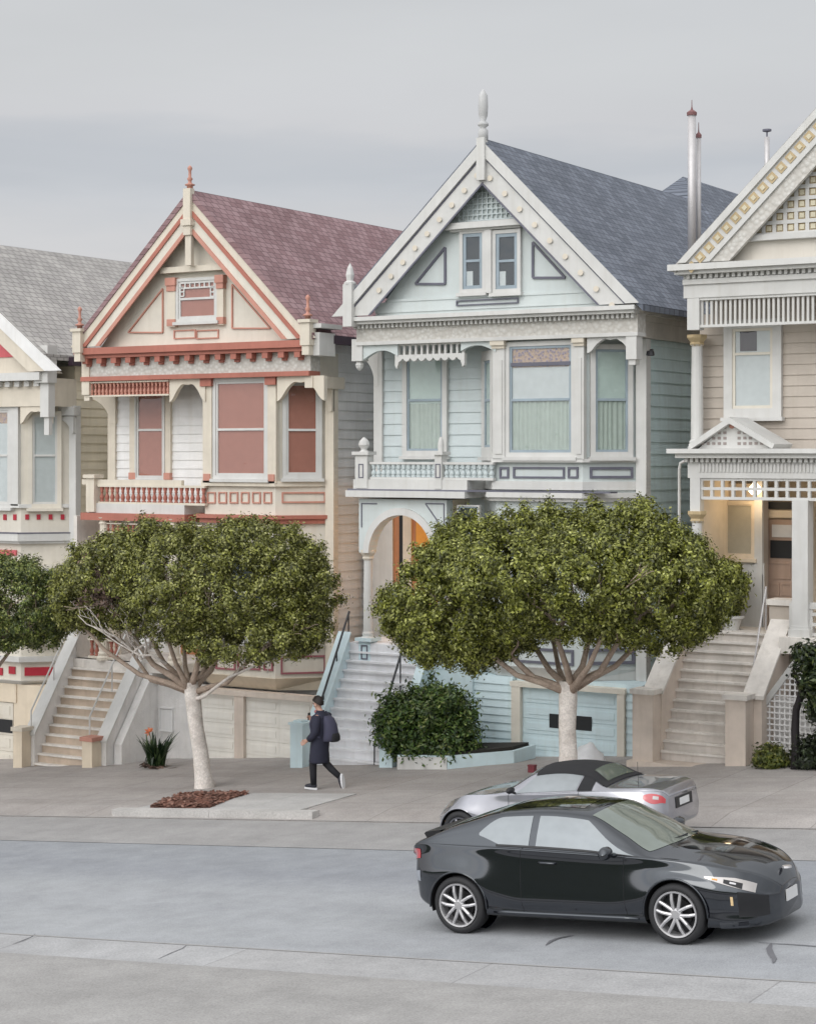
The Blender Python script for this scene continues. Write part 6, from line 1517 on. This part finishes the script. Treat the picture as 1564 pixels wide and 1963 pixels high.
        for i in range(n): q = 2*math.pi*i/n; bot.append(a+d*(.065+.145*math.cos(q))+Vector((0, 1, 0))*.05*math.sin(q)-upv*.068)
        MB().prism(bot, [v+upv*.035 for v in bot]).build('sole', SOLE, s_)
    # head: hair cap, nose, ears
    m = MB(); rng = random.Random(3)
    n = 18; vs = []; fs = []
    for i in range(9):
        for k in range(n):
            th = math.pi*.62*i/8; ph = 2*math.pi*k/n
            back = .5+.5*math.cos(ph); lim = .55+.45*back
            th *= lim; d = Vector((math.sin(th)*math.cos(ph), math.sin(th)*math.sin(ph), math.cos(th)))
            vs.append(Vector((-.022, 0, 1.585))+Vector((d.x*.112, d.y*.1, d.z*.128))*(1+.1*rng.uniform(-1, 1)))
    for i in range(8):
        for k in range(n): fs.append((i*n+k, i*n+(k+1) % n, (i+1)*n+(k+1) % n, (i+1)*n+k))
    m.add(vs, fs); m.build('hair', HAIR, t, smooth=True, recalc=False)
    m = MB().prism([(-.105, -.012, 1.535), (-.105, .012, 1.535), (-.122, 0, 1.53)], [(-.107, -.004, 1.575), (-.107, .004, 1.575), (-.11, 0, 1.575)])
    for s_ in (-1, 1): m.lathe((-.02, s_*.082, 1.545), [(.0, -.004), (.022, -.002), (.02, .008), (0, .008)], 10, axis='y')
    m.build('face_feature', SKIN, t, smooth=True)
    m = MB()
    for s_ in (-1, 1): m.lathe((-.1, s_*.032, 1.568), [(0, -.008), (.012, 0), (0, .008)], 8, axis='y')
    m.tube([(-.098, -.02, 1.508), (-.101, 0, 1.508), (-.098, .02, 1.508)], .005, 6); m.build('eyes_and_mouth', simple('dark_lip', (.12, .05, .045), .5), t)
    MB().tube([(-.02, -.07, 1.435), (-.075, 0, 1.415), (-.02, .07, 1.435)], .03, 8).build('neck_scarf', simple('rose_scarf', (.45, .2, .2), .8), t, smooth=True)
    # things the person carries
    ph = thing('phone', 'small dark phone held up in front of the walking person', 'phone', base+Vector((-.285, .1, 1.3)))
    MB().xyz(base.x-.292, base.x-.28, base.y+.065, base.y+.135, base.z+1.23, base.z+1.37).build('case', simple('phone_case', (.02, .02, .022), .3), ph)
    PACK = simple('slate_violet_fabric', (.055, .055, .09), .9)
    pk = thing('backpack', 'slate-violet backpack with darker bottom on the back of the walking person', 'backpack', base+Vector((.2, 0, .9)))
    ORG[pk.name] = Vector(); pk_off = Vector((.2, 0, .9))
    def rel(m): m.v = [tuple(Vector(v)-pk_off) for v in m.v]; return m
    m = MB(); loft(m, [(.22, 0, .9, .1, .13), (.25, 0, .93, .14, .15), (.265, 0, 1.05, .135, .155), (.25, 0, 1.2, .115, .15), (.22, 0, 1.31, .085, .13), (.19, 0, 1.36, .04, .09)], 18); rel(m).build('pack_body', PACK, pk, smooth=True)
    m = MB(); loft(m, [(.345, 0, .9, .06, .1), (.37, 0, .93, .07, .11), (.375, 0, 1.0, .06, .11), (.36, 0, 1.06, .04, .1)], 14); rel(m).build('front_pocket', simple('dark_fabric', (.015, .015, .018), .9), pk, smooth=True)
    for s_ in (-1, 1):
        m = MB(); m.tube([(.16, s_*.12, 1.33), (.06, s_*.15, 1.41), (-.06, s_*.14, 1.33), (-.1, s_*.14, 1.2), (-.05, s_*.17, 1.05), (.14, s_*.17, .97)], .018, 8); rel(m).build('strap', PACK, pk, smooth=True)
person()
# ================================================================== sky, sun, camera
w = bpy.data.worlds.new('World'); sc.world = w; w.use_nodes = True; nt = w.node_tree; L = nt.links.new
SUN_EL, SUN_AZ = R(32), R(190)          # azimuth clockwise from +Y: behind the camera, a little to the left
bg = nt.nodes['Background']; bg.inputs[1].default_value = .1
sky = mk(nt, 'ShaderNodeTexSky', sky_type='NISHITA', sun_disc=False, sun_elevation=SUN_EL, sun_rotation=SUN_AZ, altitude=60., air_density=1., dust_density=2.)
tc = mk(nt, 'ShaderNodeTexCoord'); sp = mk(nt, 'ShaderNodeSeparateXYZ'); L(tc.outputs['Generated'], sp.inputs[0])
mp = mk(nt, 'ShaderNodeMapping'); mp.inputs['Scale'].default_value = (2.2, 2.2, 13); L(tc.outputs['Generated'], mp.inputs[0])
n1 = mk(nt, 'ShaderNodeTexNoise', i_Scale=2.3, i_Detail=7., i_Roughness=.55); L(mp.outputs[0], n1.inputs['Vector'])
# cloud banks by height above the horizon, edges broken up by the noise
ad = mk(nt, 'ShaderNodeMath', operation='MULTIPLY_ADD'); ad.inputs[1].default_value = .055; L(n1.outputs[0], ad.inputs[0]); L(sp.outputs[2], ad.inputs[2])
rp = mk(nt, 'ShaderNodeValToRGB'); e = rp.color_ramp.elements
K = 10
stops = [(.0, (205, 203, 204)), (.135, (206, 205, 206)), (.162, (196, 198, 202)), (.178, (188, 191, 196)), (.19, (191, 193, 197)), (.203, (200, 200, 202)), (.235, (201, 202, 203)), (.3, (198, 200, 202)), (.4, (214, 216, 218)), (.7, (240, 242, 245)), (1., (255, 255, 255))]
while len(e) < len(stops): e.new(.5)
for k, (p, c) in enumerate(stops): e[k].position = p; e[k].color = (*[lin(v) for v in c], 1)
L(ad.outputs[0], rp.inputs[0])
n2 = mk(nt, 'ShaderNodeTexNoise', i_Scale=1.3, i_Detail=5.); mp2 = mk(nt, 'ShaderNodeMapping'); mp2.inputs['Scale'].default_value = (2, 2, 9); L(tc.outputs['Generated'], mp2.inputs[0]); L(mp2.outputs[0], n2.inputs['Vector'])
r2 = mk(nt, 'ShaderNodeMapRange', i_1=.3, i_2=.7, i_3=.95, i_4=1.05); L(n2.outputs[0], r2.inputs[0])
cl = mix(nt, 1., rp.outputs[0], r2.outputs[0], 'MULTIPLY')
cl10 = mk(nt, 'ShaderNodeVectorMath', operation='SCALE'); cl10.inputs['Scale'].default_value = 10.; L(cl, cl10.inputs[0])
# extra glow added to the unseen sky behind the camera, to brighten the facades
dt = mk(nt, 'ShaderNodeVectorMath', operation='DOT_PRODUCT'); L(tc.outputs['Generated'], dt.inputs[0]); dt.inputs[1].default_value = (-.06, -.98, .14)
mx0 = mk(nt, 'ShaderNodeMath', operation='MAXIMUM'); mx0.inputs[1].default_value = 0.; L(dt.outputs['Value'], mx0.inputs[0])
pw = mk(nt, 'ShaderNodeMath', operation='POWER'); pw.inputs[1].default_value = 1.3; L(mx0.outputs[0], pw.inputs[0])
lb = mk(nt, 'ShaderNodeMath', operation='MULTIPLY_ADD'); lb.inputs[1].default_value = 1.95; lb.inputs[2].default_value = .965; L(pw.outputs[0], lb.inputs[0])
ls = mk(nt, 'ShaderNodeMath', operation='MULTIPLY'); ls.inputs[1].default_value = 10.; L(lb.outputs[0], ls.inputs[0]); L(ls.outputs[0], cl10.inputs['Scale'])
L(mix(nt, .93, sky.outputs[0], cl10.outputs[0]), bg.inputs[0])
sl = bpy.data.lights.new('sun', 'SUN'); sl.energy = .5; sl.angle = R(30); sl.color = (1, .95, .88)
so = bpy.data.objects.new('sun', sl); col.objects.link(so)
sd = Vector((math.sin(SUN_AZ)*math.cos(SUN_EL), math.cos(SUN_AZ)*math.cos(SUN_EL), math.sin(SUN_EL)))
so.rotation_euler = (-sd).to_track_quat('-Z', 'Y').to_euler(); so.location = (-20, -20, 40)
cam = bpy.data.cameras.new('camera'); co = bpy.data.objects.new('camera', cam); col.objects.link(co); sc.camera = co
cam.sensor_fit = 'HORIZONTAL'; cam.sensor_width = 36; cam.lens = FPX/1564*36; cam.clip_end = 3000; cam.clip_start = .1
cam.shift_y = -(981.5-HY)/1564
co.location = (0, 0, HC); co.rotation_euler = (R(90), 0, YAW)
vs_ = sc.view_settings; vs_.view_transform = 'Standard'; vs_.look = 'None'; vs_.exposure = .17; vs_.gamma = 1
sc.cycles.use_denoising = True
sc.cycles.max_bounces = 8; sc.cycles.transparent_max_bounces = 12
